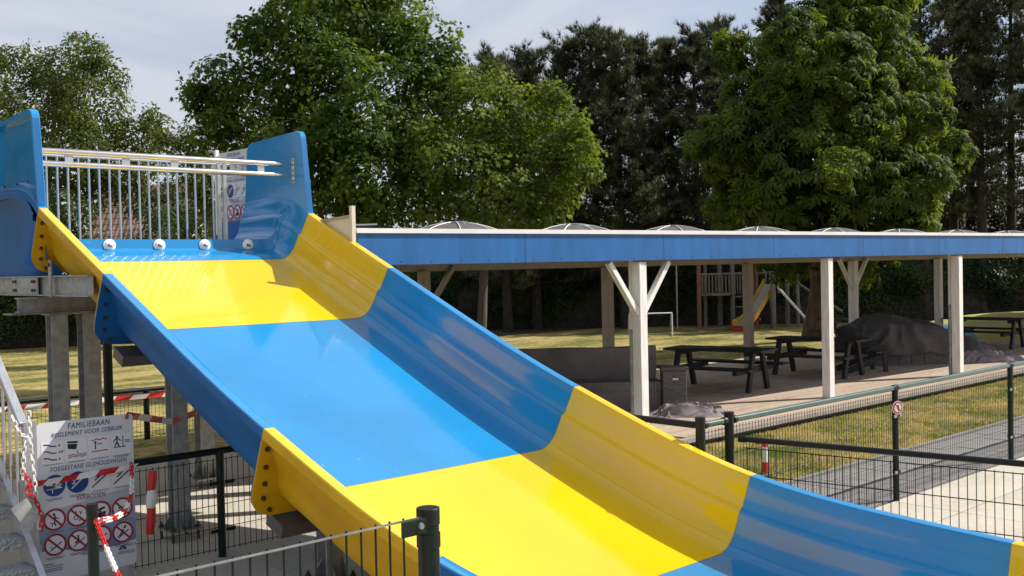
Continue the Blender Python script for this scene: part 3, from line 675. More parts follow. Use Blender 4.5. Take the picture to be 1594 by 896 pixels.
# front fence
f1 = thing('mesh_fence', 'black rod fence in the foreground ending at a thick capped post before the slide', 'fence')
po = MB().cyl((3.062,3.947,-.02),(3.062,3.947,1.28), .052, n=28).build('post', M['fence'], f1, smooth=40)
MB().cyl((3.062,3.947,1.275),(3.062,3.947,1.357), .0565, n=28).build('post_cap', M['fencecap'], po, smooth=40, bevel=.004)
MB().cyl((3.062,3.947,1.17),(3.062,3.947,1.235), .0575, n=28).build('clamp', M['fence'], po, smooth=40)
MB().box((2.955,3.91,1.285), (.16,.006,.075)).build('clamp_plate', M['fence'], po, bevel=.003)
MB().cyl((2.985,3.905,1.288),(2.985,3.893,1.288), .017, .013, n=16).build('bolt', M['galv'], po)
for dz in (0,): MB().box((1.50,3.93,1.333-.012), (3.02,.010,.008)).build('top_wire', M['galv'], f1)
me = MB().cyl((0,0,.05),(0,0,1.330), .0052, n=8).mesh('upright_rod', M['fence'])
for i in range(37): put('upright_rod', me, f1, (2.915-.0795*i, 3.947, 0))
for z in (.95,.62,.30,.1): MB().cyl((0,3.935,z),(3.02,3.935,z), .0045, n=8).build('cross_wire', M['fence'], f1)
# loose short post with the chain
cp = thing('chain_post', 'short dark green post in front of the rules board, chain hooked to it', 'post')
post(cp, 2.259, 6.044, 1.19, .031)
MB().tube([(2.27,6.01,1.09),(2.30,5.99,1.095),(2.33,6.0,1.09)], .006, 6).build('hook', M['galv'], cp)
# fence under the slide
f2 = thing('mesh_fence', 'black mesh fence passing beneath the middle of the slide, right of the rules board', 'fence')
MB().cyl((3.50,8.5,.935),(6.95,8.5,.935), .030, n=14).build('top_rail', M['fencecap'], f2, smooth=40)
for x in (4.30, 6.85): post(f2, x, 8.5, .94, .034)
for z in (.66,.24):
    for s in (-1,1): MB().box((4.30+s*.075,8.47,z), (.085,.012,.030)).build('clamp_plate', M['fencecap'], f2)
panel(f2, (3.50,8.5), (4.26,8.5), .05, .88, .055, (.86,.66,.46,.26,.07), .0035, rods=True); panel(f2, (4.34,8.5), (6.8,8.5), .05, .88, .055, (.86,.66,.46,.26,.07), .0035)
# back fence at the lawn
f3 = thing('mesh_fence', 'black mesh fence behind the slide columns along the lawn', 'fence')
MB().cyl((-1,15.5,.745),(14,15.5,.745), .032, n=12).build('top_rail', M['fencecap'], f3, smooth=40)
for x in (1.6,4.12,6.66,9.2,11.7): post(f3, x, 15.5, .74, .045); 
panel(f3, (-1,15.5), (14,15.5), .0, .70, .06, (.68,.5,.3,.1), .003)
tag(MB().cyl((5.50,14,-.02),(5.50,14,2.4), .060, n=16).build('dark_pole', M['fencecap'], None, smooth=40), 'black upright pole between the twin steel columns and the back fence', 'pole')
# right fence along the tiles
f4 = thing('mesh_fence', 'long dark green mesh fence with round top rail along the tile path', 'fence')
for x in (6.893, 7.29, 10.163, 13.04, 15.95, 18.85): post(f4, x, 5.24, 1.235 if x < 8 else 1.19, .040 if x < 8 else .032, (.85, .30) if x > 8 else ())
MB().cyl((7.345,5.24,1.165),(22,5.24,1.165), .0265, n=14).build('top_rail', M['fencerail'], f4, smooth=40)
MB().cyl((6.95,5.24,1.165),(7.23,5.24,1.165), .0265, n=14).build('top_rail', M['fencerail'], f4, smooth=40)
for x in (10.163, 13.04, 15.95): MB().cyl((x-.045,5.24,1.165),(x+.045,5.24,1.165), .033, n=14).build('rail_clamp', M['fencecap'], f4, smooth=40)
for x in (6.95, 7.22, 7.36):
    MB().cyl((x-.02,5.24,1.165),(x+.02,5.24,1.165), .034, n=14).build('rail_end', M['fencecap'], f4, smooth=40)
for a, b in ((6.94,7.25),(7.33,10.13),(10.20,13.0),(13.08,15.91),(15.99,18.8),(18.9,22)):
    panel(f4, (a,5.24), (b,5.24), .04, 1.12, .046, (1.10,.86,.62,.40,.08), .0024)
for x in (10.163, 13.04, 15.95):
    for z in (.88,.30):
        for s in (-1,1): MB().box((x+s*.055,5.21,z), (.05,.012,.028)).build('clamp_plate', M['galv'], f4)
# fence going away on the left of the corner
f5 = thing('mesh_fence', 'mesh fence with dark rail running back from the corner behind the slide edge', 'fence')
MB().cyl((6.893,5.30,1.165),(6.893,8.5,1.165), .029, n=14).build('top_rail', M['fencecap'], f5, smooth=40)
panel(f5, (6.893,5.30), (6.893,8.45), .04, 1.02, .05, (1.0,.78,.56,.34,.08), .0028)
# open gate
g0 = Vector((7.33,5.17)); g1 = Vector((7.86,2.20))
f6 = thing('mesh_gate', 'mesh gate swung open towards the camera, thick dark top rail', 'gate')
MB().cyl((*g0,1.01),(*g1,1.01), .024, n=14).build('top_rail', M['fencecap'], f6, smooth=40)
MB().cyl((*g0,1.01),(*(g0+(g1-g0)*.02),1.01), .03, n=14).build('hinge_end', M['fence'], f6)
panel(f6, (g0+(g1-g0)*.015), g1, .12, .945, .062, (.935,.71,.48,.25), .0036, hr=.0045)
MB().cyl((*g1,.05),(*g1,1.03), .024, n=12).build('gate_stile', M['fence'], f6)
# round ban plate on the post
sg = thing('small_round_sign', 'small round red ringed ban plate on the first post of the path fence', 'sign')
pc = Vector((10.163-.018, 5.24-.036, .965)); nz = Vector((-.35,-.94,0)).normalized(); ux = Vector((.94,-.35,0)).normalized()
def sgdisc(r, k, mt, name):
    m_ = MB(); m_.add([pc+nz*k+ux*(r*math.cos(a))+Vector((0,0,r*math.sin(a))) for a in np.linspace(0,2*math.pi,25)[:-1]], [tuple(range(24))]); m_.build(name, mt, sg)
sgdisc(.070, 0, M['tapewhite'], 'plate'); sgdisc(.062, .002, M['tapered'], 'red_ring'); sgdisc(.046, .004, M['tapewhite'], 'white_field')
q = MB()
q.add([pc+nz*.006+ux*a+Vector((0,0,b)) for a, b in ((-.038,.030),(-.030,.038),(.038,-.030),(.030,-.038))], [(0,1,2,3)]); q.build('red_bar', M['tapered'], sg)
MB().add([pc+nz*.005+ux*a+Vector((0,0,b)) for a, b in ((-.012,.03),(.012,.026),(.02,-.03),(.004,-.034),(-.008,.0))], [(0,1,2,3,4)]).build('figure', M['signink'], sg)
# red and white marker post
mp_ = thing('marker_post', 'thin red and white banded marker post on the dry grass behind the gate', 'post')
for z0, z1, mt in ((0,.13,'tapered'),(.13,.31,'tapewhite'),(.31,.36,'tapered')): MB().cyl((10.50,7.05,z0-.02*(z0==0)),(10.50,7.05,z1), .036, n=12).build('band', M[mt], mp_, smooth=40)
MB().beam((10.42,7.12,.355),(10.58,6.98,.355), .012, .03).build('cross_plate', M['tapered'], mp_)

# ------------------------------------------------------------------ barrier tape and chains
def tape(pts, wd, label, seglen=.22, drop=0, start=0, name='barrier_tape'):
    root = thing(name, label, 'tape'); pts = [Vector(p) for p in pts]; k = start
    for a, b in zip(pts[:-1], pts[1:]):
        n = max(1, round((b-a).length/seglen))
        for i in range(n):
            t0, t1 = i/n, (i+1)/n; f = lambda t: a.lerp(b, t)+Vector((0,0,-drop*4*t*(1-t)))
            tw0 = math.sin(k*1.3)*.3; tw1 = math.sin((k+1)*1.3)*.3
            u = Vector((0,0,1)); t_ = (b-a).normalized(); s = t_.cross(u).normalized()
            w0 = (u*math.cos(tw0)+s*math.sin(tw0))*wd/2; w1 = (u*math.cos(tw1)+s*math.sin(tw1))*wd/2; sk = t_*wd*.5
            MB().add([f(t0)-w0-sk, f(t1)-w1-sk, f(t1)+w1+sk, f(t0)+w0+sk], [(0,1,2,3)]).build('red_band' if k % 2 == 0 else 'white_band', M['tapered'] if k % 2 == 0 else M['tapewhite'], root); k += 1
    return root
tape([(0,15.40,.66),(4.12,15.44,.67),(6.66,15.44,.65),(9.2,15.44,.66)], .075, 'red and white tape tied along the top of the back fence', .26)
tape([(3.42,8.36,1.36),(4.22,9.25,1.13),(4.55,9.45,1.16),(5.5,11.4,.98)], .06, 'red and white tape running from the rules board back to the slide column', .33)
tape([(2.62,8.26,.93),(3.02,8.36,.92),(3.50,8.38,.93)], .046, 'red and white tape stretched across the face of the rules board', .15)
# rolled tape column on the fence
rt_ = thing('rolled_barrier_tape', 'bundle of red and white tape hanging on the fence right of the rules board', 'tape')
for z0, z1, mt, w_ in ((.86,.70,'tapered',.040),(.70,.56,'tapewhite',.046),(.56,.34,'tapered',.040)):
    MB().tube([(3.66+.06*(z0-.8),8.44,z0),(3.655+.06*((z0+z1)/2-.8),8.43,(z0+z1)/2),(3.65+.06*(z1-.8),8.44,z1)], [w_*.85,w_,w_*.8], 10).build('tape_wrap', M[mt], rt_, smooth=50)
lk = {}
def linkmesh(key, Lk, wd, r):
    if key in lk: return lk[key]
    pts = []
    for a in np.linspace(0, 2*math.pi, 13)[:-1]:
        pts.append((math.cos(a)*wd/2, 0, math.sin(a)*wd/2+(Lk/2-wd/2)*(1 if math.sin(a) >= 0 else -1)))
    v = MB(); n = 5; P_ = [Vector(p) for p in pts]; rows = []
    for i, p in enumerate(P_):
        t = (P_[(i+1) % 12]-P_[i-1]).normalized(); a = Vector((0,1,0)); c = t.cross(a)
        rows.append([p+(a*math.cos(q)+c*math.sin(q))*r for q in np.linspace(0, 2*math.pi, n+1)[:-1]])
    v.grid(rows+[rows[0]], closed=True); lk[key] = (v.mesh('chain_link_w', M['chainwhite'], 60), v.mesh('chain_link_r', M['tapered'], 60)); return lk[key]
def chain(pts, label, Lk=.05, wd=.03, r=.0055, per=8, sag=0, start=0, colors='rw', name='plastic_chain'):
    root = thing(name, label, 'chain'); pts = [Vector(p) for p in pts]; mw, mr = linkmesh((Lk, wd, r), Lk, wd, r)
    fine = []
    for a, b in zip(pts[:-1], pts[1:]):
        for t in np.linspace(0, 1, 40)[:-1]: fine.append(a.lerp(b, t)+Vector((0,0,-sag*4*t*(1-t))))
    fine.append(pts[-1]); pitch = Lk-2.3*r; acc = 0; k = start; last = fine[0]
    for i in range(1, len(fine)):
        sd_ = (fine[i]-fine[i-1]).length
        while acc+sd_ >= pitch*(k-start+.5):
            u = (pitch*(k-start+.5)-acc)/sd_; p = fine[i-1].lerp(fine[i], u); t = (fine[i]-fine[i-1]).normalized()
            qd = t.to_track_quat('Z', 'Y') @ Matrix.Rotation(math.pi/2*(k % 2)+.6, 3, 'Z').to_quaternion()
            red = colors == 'rw' and (k//per) % 2 == 0 or colors == 'r'
            put('chain_link', mr if red else mw, root, p, qd.to_euler()); k += 1
        acc += sd_
    return root
chain([(3.44,8.33,.97),(3.30,8.0,.80),(2.95,7.3,.82),(2.275,6.06,1.09)], 'red and white chain from the rules board edge to the short post', .055, .034, .006, 7, .02, 3)
chain([(2.262,6.00,1.10),(2.17,5.3,.80),(2.08,4.7,.55),(2.0,4.2,.42)], 'thick red and white chain hanging from the short post down to the front fence', .034, .022, .0056, 11, .02, 0)
chain([(2.50,8.2,1.47),(2.55,8.2,1.33),(2.60,8.2,1.31),(2.575,8.2,1.21),(2.56,8.2,1.0)], 'white plastic chain looped round the stair newel post', .052, .028, .005, 40, 0, 0, 'w')
chain([(2.625,8.22,1.49),(2.625,8.2,1.20),(2.65,8.2,.91),(2.66,8.2,.71),(2.673,8.2,.60)], 'second white chain hanging straight between newel post and rules board', .052, .028, .005, 40, 0, 0, 'w')
chain([(2.56,8.17,1.04),(2.60,8.17,.98),(2.58,8.17,.90),(2.633,8.17,.84),(2.676,8.17,.72),(2.68,8.17,.57)], 'red plastic chain knotted below the newel post top', .050, .028, .0052, 40, 0, 0, 'r')
hp = thing('hanging_plate', 'blank grey square plate hanging on edge from the stair chain', 'plate')
MB().prism([(2.447,8.13,.80),(2.560,8.12,.865),(2.640,8.11,.705),(2.561,8.12,.600)], (.001,-.004,0)).build('plate', M['galv_light'], hp)

# ------------------------------------------------------------------ pergola
pg = thing('pergola', 'long flat roofed shelter with blue fascia on white posts beside the lawn', 'shelter')
ang = math.atan(-.055)
def PY(x, y=0): # front line of the shelter
    return 9.68-.055*(x-12)+y
seams = [6.80,9.30,11.94,14.55,17.15,19.75,22.35,24.95,27.55,30.15,32.75,35.35]
for a, b in zip(seams[:-1], seams[1:]):
    o = MB().beam((a+.004, PY(a), 2.735), (b-.004, PY(b), 2.735), .02, .375).build('fascia_panel', M['fascia'], pg)
    s_ = MB()
    for k in range(6):
        x = a+.15+(b-a-.3)*k/5
        for z in (2.585, 2.88): s_.cyl((x, PY(x)-.010, z), (x, PY(x)-.014, z), .010, n=6)
    s_.build('screw', M['bolt'], o)
MB().beam((6.78, PY(6.78)-.012, 2.945), (35.4, PY(35.4)-.012, 2.945), .055, .055).build('roof_edge_trim', M['trim'], pg)
MB().beam((6.80, PY(6.80)+.03, 2.66), (35.4, PY(35.4)+.03, 2.66), .04, .22).build('front_beam', M['taupe'], pg)
MB().prism([(6.80, PY(6.8)+.02, 2.80), (35.4, PY(35.4)+.02, 2.80), (35.4, PY(35.4)+4.25, 2.80), (6.80, PY(6.8)+4.25, 2.80)], (0,0,.12)).build('roof_slab', M['roofing'], pg)
MB().beam((6.8, 13.85-.055*(6.8-12), 2.53), (35.4, 13.85-.055*(35.4-12), 2.53), .09, .17).build('rear_beam', M['taupe'], pg)
MB().beam((6.8, 13.98-.055*(6.8-12), 2.70), (35.4, 13.98-.055*(35.4-12), 2.70), .03, .36).build('rear_fascia', M['taupe'], pg)
for k in range(24):
    x = 7.1+1.2*k; MB().beam((x, PY(x)+.06, 2.70), (x, PY(x)+4.1, 2.70), .07, .18).build('rafter', M['taupe'], pg)
def pp(x, y, mt, brace=False, z1=2.52, pipe=False, wd=.14):
    o = MB().box((x, y, (z1+.115)/2), (wd, wd, z1-.115)).build('roof_post', M[mt], pg, bevel=.006)
    if brace:
        for s in (-1, 1): MB().beam((x+s*.06, y, 1.78), (x+s*.62, y-.055*s*.5, 2.52), .075, .085, (0,1,0)).build('brace', M[mt], o, bevel=.004)
    if pipe:
        MB().cyl((x-.02, y+.135, .12), (x-.02, y+.135, 1.55), .040, n=12).build('drain_pipe', M['galv'], o, smooth=40)
        MB().cyl((x-.02, y+.135, 1.55), (x-.02, y+.135, 2.6), .036, n=12).build('drain_pipe', M['white'], o, smooth=40)
    return o
pp(11.53, PY(11.53)+.10, 'white', True, 2.52, True, .155); pp(16.18, PY(16.18)+.10, 'white', False, 2.52, False, .15); pp(20.64, PY(20.64)+.10, 'white', False, 2.52, True, .165); pp(25.2, PY(25.2)+.1, 'white'); pp(6.92, PY(6.92)+.12, 'white'); pp(29.8, PY(29.8)+.1, 'white')
pp(10.75, 13.82, 'taupe', True, 2.45, False, .16); pp(15.05, 13.6, 'taupe', False, 2.45, False, .17); pp(19.35, 13.35, 'taupe', False, 2.45, False, .17); pp(23.4, 13.1, 'white', True, 2.45, False, .18); pp(27.5, 12.9, 'white', False, 2.45, False, .17); pp(33.9,12.7,'white')  # left rear posts browner, right ones white
# skylight domes
dome_x = [9.75,12.05,14.45,16.85,19.3,21.8,24.3,26.9,29.4,31.9]
def make_dome():
    root = thing('roof_dome', '', 'skylight')
    rows = [[(.80*s_*math.cos(a), .80*s_*math.sin(a), .205*(1-s_**1.9)+.02) for a in np.linspace(0, 2*math.pi, 25)[:-1]] for s_ in (1,.85,.65,.45,.25,.06)]
    MB().grid(rows, closed=True).build('dome_cover', M['mesh'], root, smooth=50)
    MB().cyl((0,0,0),(0,0,.045), .84, .82, n=24).build('dome_kerb', M['trim'], root)
    rb = [((.81*s_), .205*(1-min(1,s_)**1.9)+.032) for s_ in (1.0,.85,.65,.45,.25,.1)]
    me = MB().tube([(x, 0, z) for x, z in rb], .009, 6).mesh('dome_rib', M['trim'], 50)
    for k in range(8): put('dome_rib', me, root, rot=(0,0,k*math.pi/4+.2))
    MB().cyl((0,0,.222),(0,0,.245), .13, .10, n=16).build('dome_cap', M['mesh'], root, smooth=40)
    return root
proto = make_dome()
ordn = ['leftmost','second from the left','third from the left','fourth from the left','fifth from the left','sixth from the left','seventh from the left','eighth from the left','ninth from the left','tenth from the left']
domes = []
for i, x in enumerate(dome_x):
    o = proto if i == 0 else copy_tree(proto); domes.append(o)
    o.location = (x, PY(x)+1.95, 2.925-.02*i*.3); o.rotation_euler = (0, 0, .37*i)
    o['label'] = 'low grey mesh covered dome on the flat shelter roof, '+ordn[i]; o['group'] = 'domes along the flat shelter roof'
bx = thing('roof_box', 'dark glossy low box with pale lid on the left end of the flat roof', 'box')
MB().prism([(7.75,11.9,2.92),(8.75,11.7,2.92),(8.62,11.72,3.06),(8.35,11.75,3.10),(7.85,11.88,3.085)], (.05,.45,0)).build('housing', M['glass'], bx)
MB().prism([(7.75,11.87,3.085),(8.35,11.74,3.105),(8.35,11.74,3.125),(7.75,11.87,3.105)], (.05,.45,0)).build('lid', M['alu'], bx)
cw = thing('canvas_end_wall', 'cream canvas screen closing the left end of the shelter', 'screen')
MB().prism([(6.74,9.98,2.2),(6.74,11.6,2.2),(6.74,11.6,3.03),(6.74,9.98,3.10)], (.02,0,0)).build('canvas', M['canvas'], cw)
MB().box((6.74,9.955,2.6), (.05,.05,1.25)).build('edge_post', M['canvas'], cw)
MB().beam((6.74,9.98,3.11),(6.74,11.6,3.04), .04, .03).build('top_batten', M['taupe'], cw)

# ------------------------------------------------------------------ furniture under the roof
DZ = .12
def make_table():
    root = thing('picnic_table', '', 'picnic table', (0,0,0))
    mt = M['blackpaint']
    for i in range(5): MB().box((0, -.30+.15*i, .745), (2.0, .142, .042)).build('top_plank', mt, root, bevel=.004)
    for s in (-1, 1):
        for i in range(2): MB().box((0, s*(.66+.15*i), .445), (2.0, .142, .042)).build('seat_plank', mt, root, bevel=.004)
        MB().box((s*.68, 0, .69), (.09, .66, .085)).build('top_bearer', mt, root, bevel=.01)
        MB().box((s*.68, 0, .39), (.09, 1.62, .10)).build('seat_bearer', mt, root, bevel=.01)
        for q in (-1, 1): MB().beam((s*.76, q*.20, .70), (s*.76, q*.42, .0), .07, .12, (0,1,0)).build('leg', mt, root, bevel=.004)
    return root
tb = make_table()
spots = [(16.15,11.80,R(100),'black picnic table nearest the covered sofa, lawn slide behind its right end'),(19.25,11.60,R(95),'black picnic table behind the plain white post, armchair at its right'),(27.67,11.7,R(92),'black picnic table furthest right, in front of the yellow bouncing pillow'),(26.3,14.6,R(95),'dark picnic table half hidden behind the large covered heap')]
for i, (x, y, rz, lab) in enumerate(spots):
    o = tb if i == 0 else copy_tree(tb); o.location = (x, y, DZ if y < 14.5 else .10); o.rotation_euler.z = rz; o['label'] = lab; o['group'] = 'picnic tables on the deck'
# adirondack chair
ch = thing('garden_armchair', 'black slatted fan back garden armchair beside the second picnic table', 'chair', (20.5,11.2,DZ), R(-125))
mt = M['blackpaint']
for i in range(7):
    a = (i-3)*.085; MB().beam((a*2.2*.32, -.22, .34), (a*2.9*.42*1.5, -.44, .98-.9*a*a*1.6), .022, .075, (0,1,.3)).build('back_slat', mt, ch)
for i in range(5): MB().beam((-.28, .30-.11*i, .36-.022*i), (.28, .30-.11*i, .36-.022*i), .10, .02).build('seat_slat', mt, ch)
for s in (-1, 1):
    MB().beam((s*.31, .34, .56), (s*.31, -.42, .54), .13, .025).build('arm', mt, ch, bevel=.004)
    MB().box((s*.29, .28, .28), (.03, .10, .56)).build('front_leg', mt, ch); MB().beam((s*.27, .30, .34), (s*.27, -.55, .04), .03, .12).build('rear_leg', mt, ch)
# covered sofa
sf = thing('covered_sofa', 'long dark sofa under a grey tarpaulin behind the slide edge, block armrest at its end', 'sofa', (13.20,10.81,DZ), math.atan2(-.68,.735))
mt = M['tarp']
def soft(c, d, mt, name, par, amp=.012, n=(24,8,6), seed=0):
    m_ = MB().box(c, d); me = m_.mesh(name, mt); bm = bmesh.new(); bm.from_mesh(me); bmesh.ops.subdivide_edges(bm, edges=bm.edges, cuts=9, use_grid_fill=True)
    from mathutils import noise
    for v in bm.verts:
        q = noise.noise_vector(Vector((v.co.x*2.3+seed, v.co.y*3, v.co.z*4)))*amp*1.6+noise.noise_vector(v.co*9+Vector((seed,0,0)))*amp*.5; v.co += q
    bm.to_mesh(me); bm.free(); me.polygons.foreach_set('use_smooth', [True]*len(me.polygons)); me.set_sharp_from_angle(angle=R(50)); return put(name, me, par)
soft((-1.65,.62,.62), (3.3,.22,.74), mt, 'back_cover', sf, .014, seed=1)
soft((-1.65,.25,.40), (3.3,.62,.14), mt, 'seat_cover', sf, .010, seed=2)
soft((-1.65,.02,.17), (3.3,.12,.34), mt, 'front_cover', sf, .010, seed=3)
MB().box((.20,-.02,.33), (.38,.34,.66)).build('armrest', M['greywood'], sf, bevel=.01)
MB().box((.20,-.02,.685), (.43,.40,.05)).build('armrest_cap', M['greywood'], sf, bevel=.006)
MB().box((.21,-.197,.52), (.09,.006,.03)).build('light_fitting', M['trim'], sf, bevel=.004)
# crumpled cloths
from mathutils import noise
def crumple(name, label, c, rx, ry, h, seed, mt, rz=0, fold=6, amp=.5):
    n = 90; V = []; F = []
    for i in range(n):
        for j in range(n):
            x = -1+2*i/(n-1); y = -1+2*j/(n-1); rr = math.hypot(x, y)
            wx = x+.35*noise.noise(Vector((x*1.7+seed, y*1.7, 1))); wy = y+.35*noise.noise(Vector((x*1.7, y*1.7+seed, 9)))
            q = noise.noise(Vector((wx*fold*.22+seed, wy*fold*.5, 0))); q2 = noise.noise(Vector((wx*fold*.5, wy*fold*.3+seed, 3)))
            ridge = max(0, 1-abs(q)*3.6)**1.5+.35*max(0, 1-abs(q2)*3)**1.5
            env = max(0, 1-rr**2.4)
            z = env*h*(1-amp)*(.7+.6*q2)+ridge*h*amp*.75*max(0, 1-rr**3)
            e = 1+.25*noise.noise(Vector((math.cos(math.atan2(y, x))*1.6+seed, math.sin(math.atan2(y, x))*1.6, 0)))
            if rr > 1: x /= rr; y /= rr
            V.append((x*rx*e+.05*q2, y*ry*e+.05*q, max(.004, z)))
    for i in range(n-1):
        for j in range(n-1): a = i*n+j; F.append((a, a+n, a+n+1, a+1))
    m_ = MB(); m_.v = V; m_.f = F; o = m_.build(name, mt, None, smooth=50); o.location = (*c, DZ); o.rotation_euler.z = rz; return tag(o, label, 'cloth')
crumple('fallen_cloth', 'crumpled mauve grey cover lying on the deck at the armrest of the sofa', (13.05,10.15), .75, .34, .26, 3, M['cloth'], math.atan2(-.68,.735), 7, .75)
crumple('draped_cloth', 'folded mauve cover slumped on the deck left of the first white post', (11.3,10.9), .55, .40, .46, 8, M['cloth'], math.atan2(-.68,.735), 4, .7)
hb2 = thing('covered_heap', 'big heap of garden furniture under a dark grey tarpaulin on a plank base', 'covered furniture')
rows = []
nA, nR = 180, 44
for i in range(nR):
    s_ = i/(nR-1); row = []
    for k in range(nA):
        a = 2*math.pi*k/nA; ca, sa = math.cos(a), math.sin(a)
        e = (abs(ca)**3.2+abs(sa)**3.2)**(-1/3.2); q = noise.noise(Vector((ca*1.6, sa*1.6, s_*2))); fo = (1-abs(math.sin(a*7+q*6))*2)*.11*s_**2.2+noise.noise(Vector((ca*4,sa*4,s_*1.2)))*.16*s_
        rad = min(1, s_*1.25)*(1+.10*q+fo); zz = 1.02*(1-max(0, s_-.0)**3.0*.90) if s_ < .8 else 1.02*(1-.8**3*.90)-(s_-.8)*1.6*(1+.5*q)
        zz += .10*noise.noise(Vector((ca*s_*2.2, sa*s_*2.2, 7)))+.05*max(0,1-4*abs(noise.noise(Vector((ca*s_*2.6+4, sa*s_*2.6, 2)))))-.14*s_*ca*(1 if s_ < .8 else .5)
        x = ca*e*rad*1.32; y = sa*e*rad*.80
        row.append((x, y, max(.16, zz)))
    rows.append(row)
hz_ = MB().grid(rows, closed=True).build('tarpaulin', M['heap'], hb2, smooth=60)
for i in range(6): MB().box((-.75+.30*i, -.62, .15), (.29,.05,.30)).build('base_plank', M['greywood'], hb2)
MB().box((0,0,.14), (1.9,1.15,.26)).build('plank_base', M['greywood'], hb2)
hb2.location = (22.6,11.55,DZ); hb2.rotation_euler.z = math.atan2(-.62,.78)
crumple('bunched_cover', 'bunched dark cover heap with pale hem right of the post with the drain pipe', (24.3,10.75), .75, .5, .62, 21, M['heap'], math.atan2(-.68,.735), 5, .5)
crumple('trailing_cover', 'pale mauve end of the bunched cover trailing over the sunny deck', (23.75,10.05), .95, .30, .34, 14, M['cloth'], math.atan2(-.60,.78), 7, .8)
# ------------------------------------------------------------------ playground
pl_t = thing('play_tower', 'wooden climbing frame with railed platform, ladders and hanging rope at the lawn edge', 'climbing frame')
def pole(x, y, h, r=.075, mt='playwood', par=None, name='pole'):
    return MB().cyl((x,y,-.05),(x,y,h), r, r*.9, n=10).build(name, M[mt], par or pl_t, smooth=40)
pole(31.95,24.24,3.1,.085,'playred'); pole(33.03,24.75,2.9); pole(33.61,24.50,3.3,.10); pole(33.40,23.75,2.6,.09); pole(34.6,23.5,3.0,.085,'playred'); pole(33.53,22.03,2.0,.10); pole(34.9,22.3,2.7,.09); pole(34.75,21.75,2.6,.07)
MB().cyl((31.2,24.7,0),(31.2,24.7,2.42), .03, n=8).build('swing_pole', M['galv'], pl_t); MB().cyl((31.1,24.8,2.42),(33.1,24.6,2.45), .035, n=8).build('swing_bar', M['galv'], pl_t)
pf = MB().prism([(32.1,24.3,1.22),(33.2,24.85,1.22),(34.0,24.1,1.22),(33.0,23.6,1.22)], (0,0,.08)).build('platform', M['playwood'], pl_t)
for a, b in (((32.0,24.2),(33.3,23.75)),((33.3,23.75),(34.5,23.5))):
    a = Vector((*a,0)); b = Vector((*b,0))
    MB().beam(a+Vector((0,0,2.05)), b+Vector((0,0,2.05)), .05, .06).build('platform_rail', M['playwood'], pl_t)
    for i in range(9):
        p = a.lerp(b, (i+.5)/9); MB().box((p.x,p.y,1.65), (.055,.03,.80)).build('rail_slat', M['playwood'], pl_t)
for z in (.35,.75,1.15): MB().cyl((33.5,23.7,z),(34.05,23.35,z), .03, n=8).build('rung', M['playwood'], pl_t)
MB().cyl((34.05,23.35,0),(34.05,23.35,1.2), .035, n=8).build('ladder_side', M['playwood'], pl_t)
MB().tube([(33.45,23.7,2.45),(34.0,23.4,2.35),(34.1,23.3,2.0),(33.7,23.5,1.85)], .018, 6).build('rope_loop', M['rope'], pl_t)
MB().tube([(33.45,23.7,2.5),(33.9,23.4,2.48),(34.3,23.2,2.4),(34.6,23.0,2.0)], .022, 6).build('rope', M['rope'], pl_t)
MB().cyl((34.4,23.3,2.02),(34.9,21.9,2.12), .05, n=8).build('cross_pole', M['playwood'], pl_t)
MB().prism([(34.5,23.45,2.7),(34.55,23.1,3.05),(34.55,23.1,3.5),(34.35,23.45,3.5)], (.1,.1,0)).build('blue_canopy', M['fascia'], pl_t)
for i in range(4): MB().box((34.15+.1*i, 22.75-.12*i, 1.65), (.06,.03,.8)).build('rail_slat', M['playwood'], pl_t)
MB().cyl((33.60,21.9,1.55),(33.9,20.55,.02), .05, n=8).build('sloping_pole', M['white'], pl_t); MB().cyl((34.9,21.8,1.6),(35.6,20.4,.55), .05, n=8).build('sloping_pole', M['playwood'], pl_t)
for q in ((34.1,22.6,33.95,22.3),(35.0,22.0,35.3,21.8)): MB().cyl((q[0],q[1],1.4),(q[2],q[3],0), .035, n=8).build('prop', M['playwood'], pl_t)
ys = thing('play_slide', 'small yellow children slide with a red foot leaning on the climbing frame', 'slide')
prf = [(1.62,0),(1.25,.27),(.8,.60),(.42,.90),(.22,1.15),(.17,1.45)]
P0 = Vector((33.95,22.45,0)); dr = Vector((31.55-33.95, 22.35-22.45+.1, 0)); dr = Vector((-1.0,-.05,0)).normalized()*1.55; sdv = Vector((.05,-1,0)).normalized()
def rowof(off, dz): return [P0+dr*t+sdv*off+Vector((0,0,z+dz)) for z, t in prf]
MB().grid([rowof(-.22,.0), rowof(.22,.0)]).build('chute', M['alu'], ys, smooth=40)
for s in (-1,1):
    A = rowof(s*.22, -.06); B = rowof(s*.22, .20); A2 = rowof(s*.26, -.06); B2 = rowof(s*.26, .20); MB().grid([A, B, B2, A2, A]).build('side_board', M['playyellow'], ys, smooth=30)
MB().box(tuple(P0+dr*1.36+Vector((0,0,.05))), (.34,.5,.14)).build('red_foot', M['tapered'], ys, bevel=.01)
MB().box(tuple(P0+dr*.72+Vector((0,0,.35))), (.10,.5,.10)).build('red_foot', M['tapered'], ys, bevel=.01)
gl = thing('small_goal', 'small white tube football goal on the lawn', 'goal')
g = [(27.2,23.6),(28.45,22.75),(29.0,23.3),(27.8,24.2)]
for a, b in ((0,1),): MB().cyl((*g[a],.78),(*g[b],.78), .022, n=8).build('crossbar', M['white'], gl)
for a in (0,1): MB().cyl((*g[a],0),(*g[a],.78), .022, n=8).build('goal_post', M['white'], gl)
MB().tube([(*g[1],.78),(28.9,23.15,.72),(*g[2],.0)], .018, 6).build('rear_stay', M['galv'], gl); MB().tube([(*g[0],.78),(27.7,24.05,.72),(*g[3],.0)], .018, 6).build('rear_stay', M['galv'], gl)
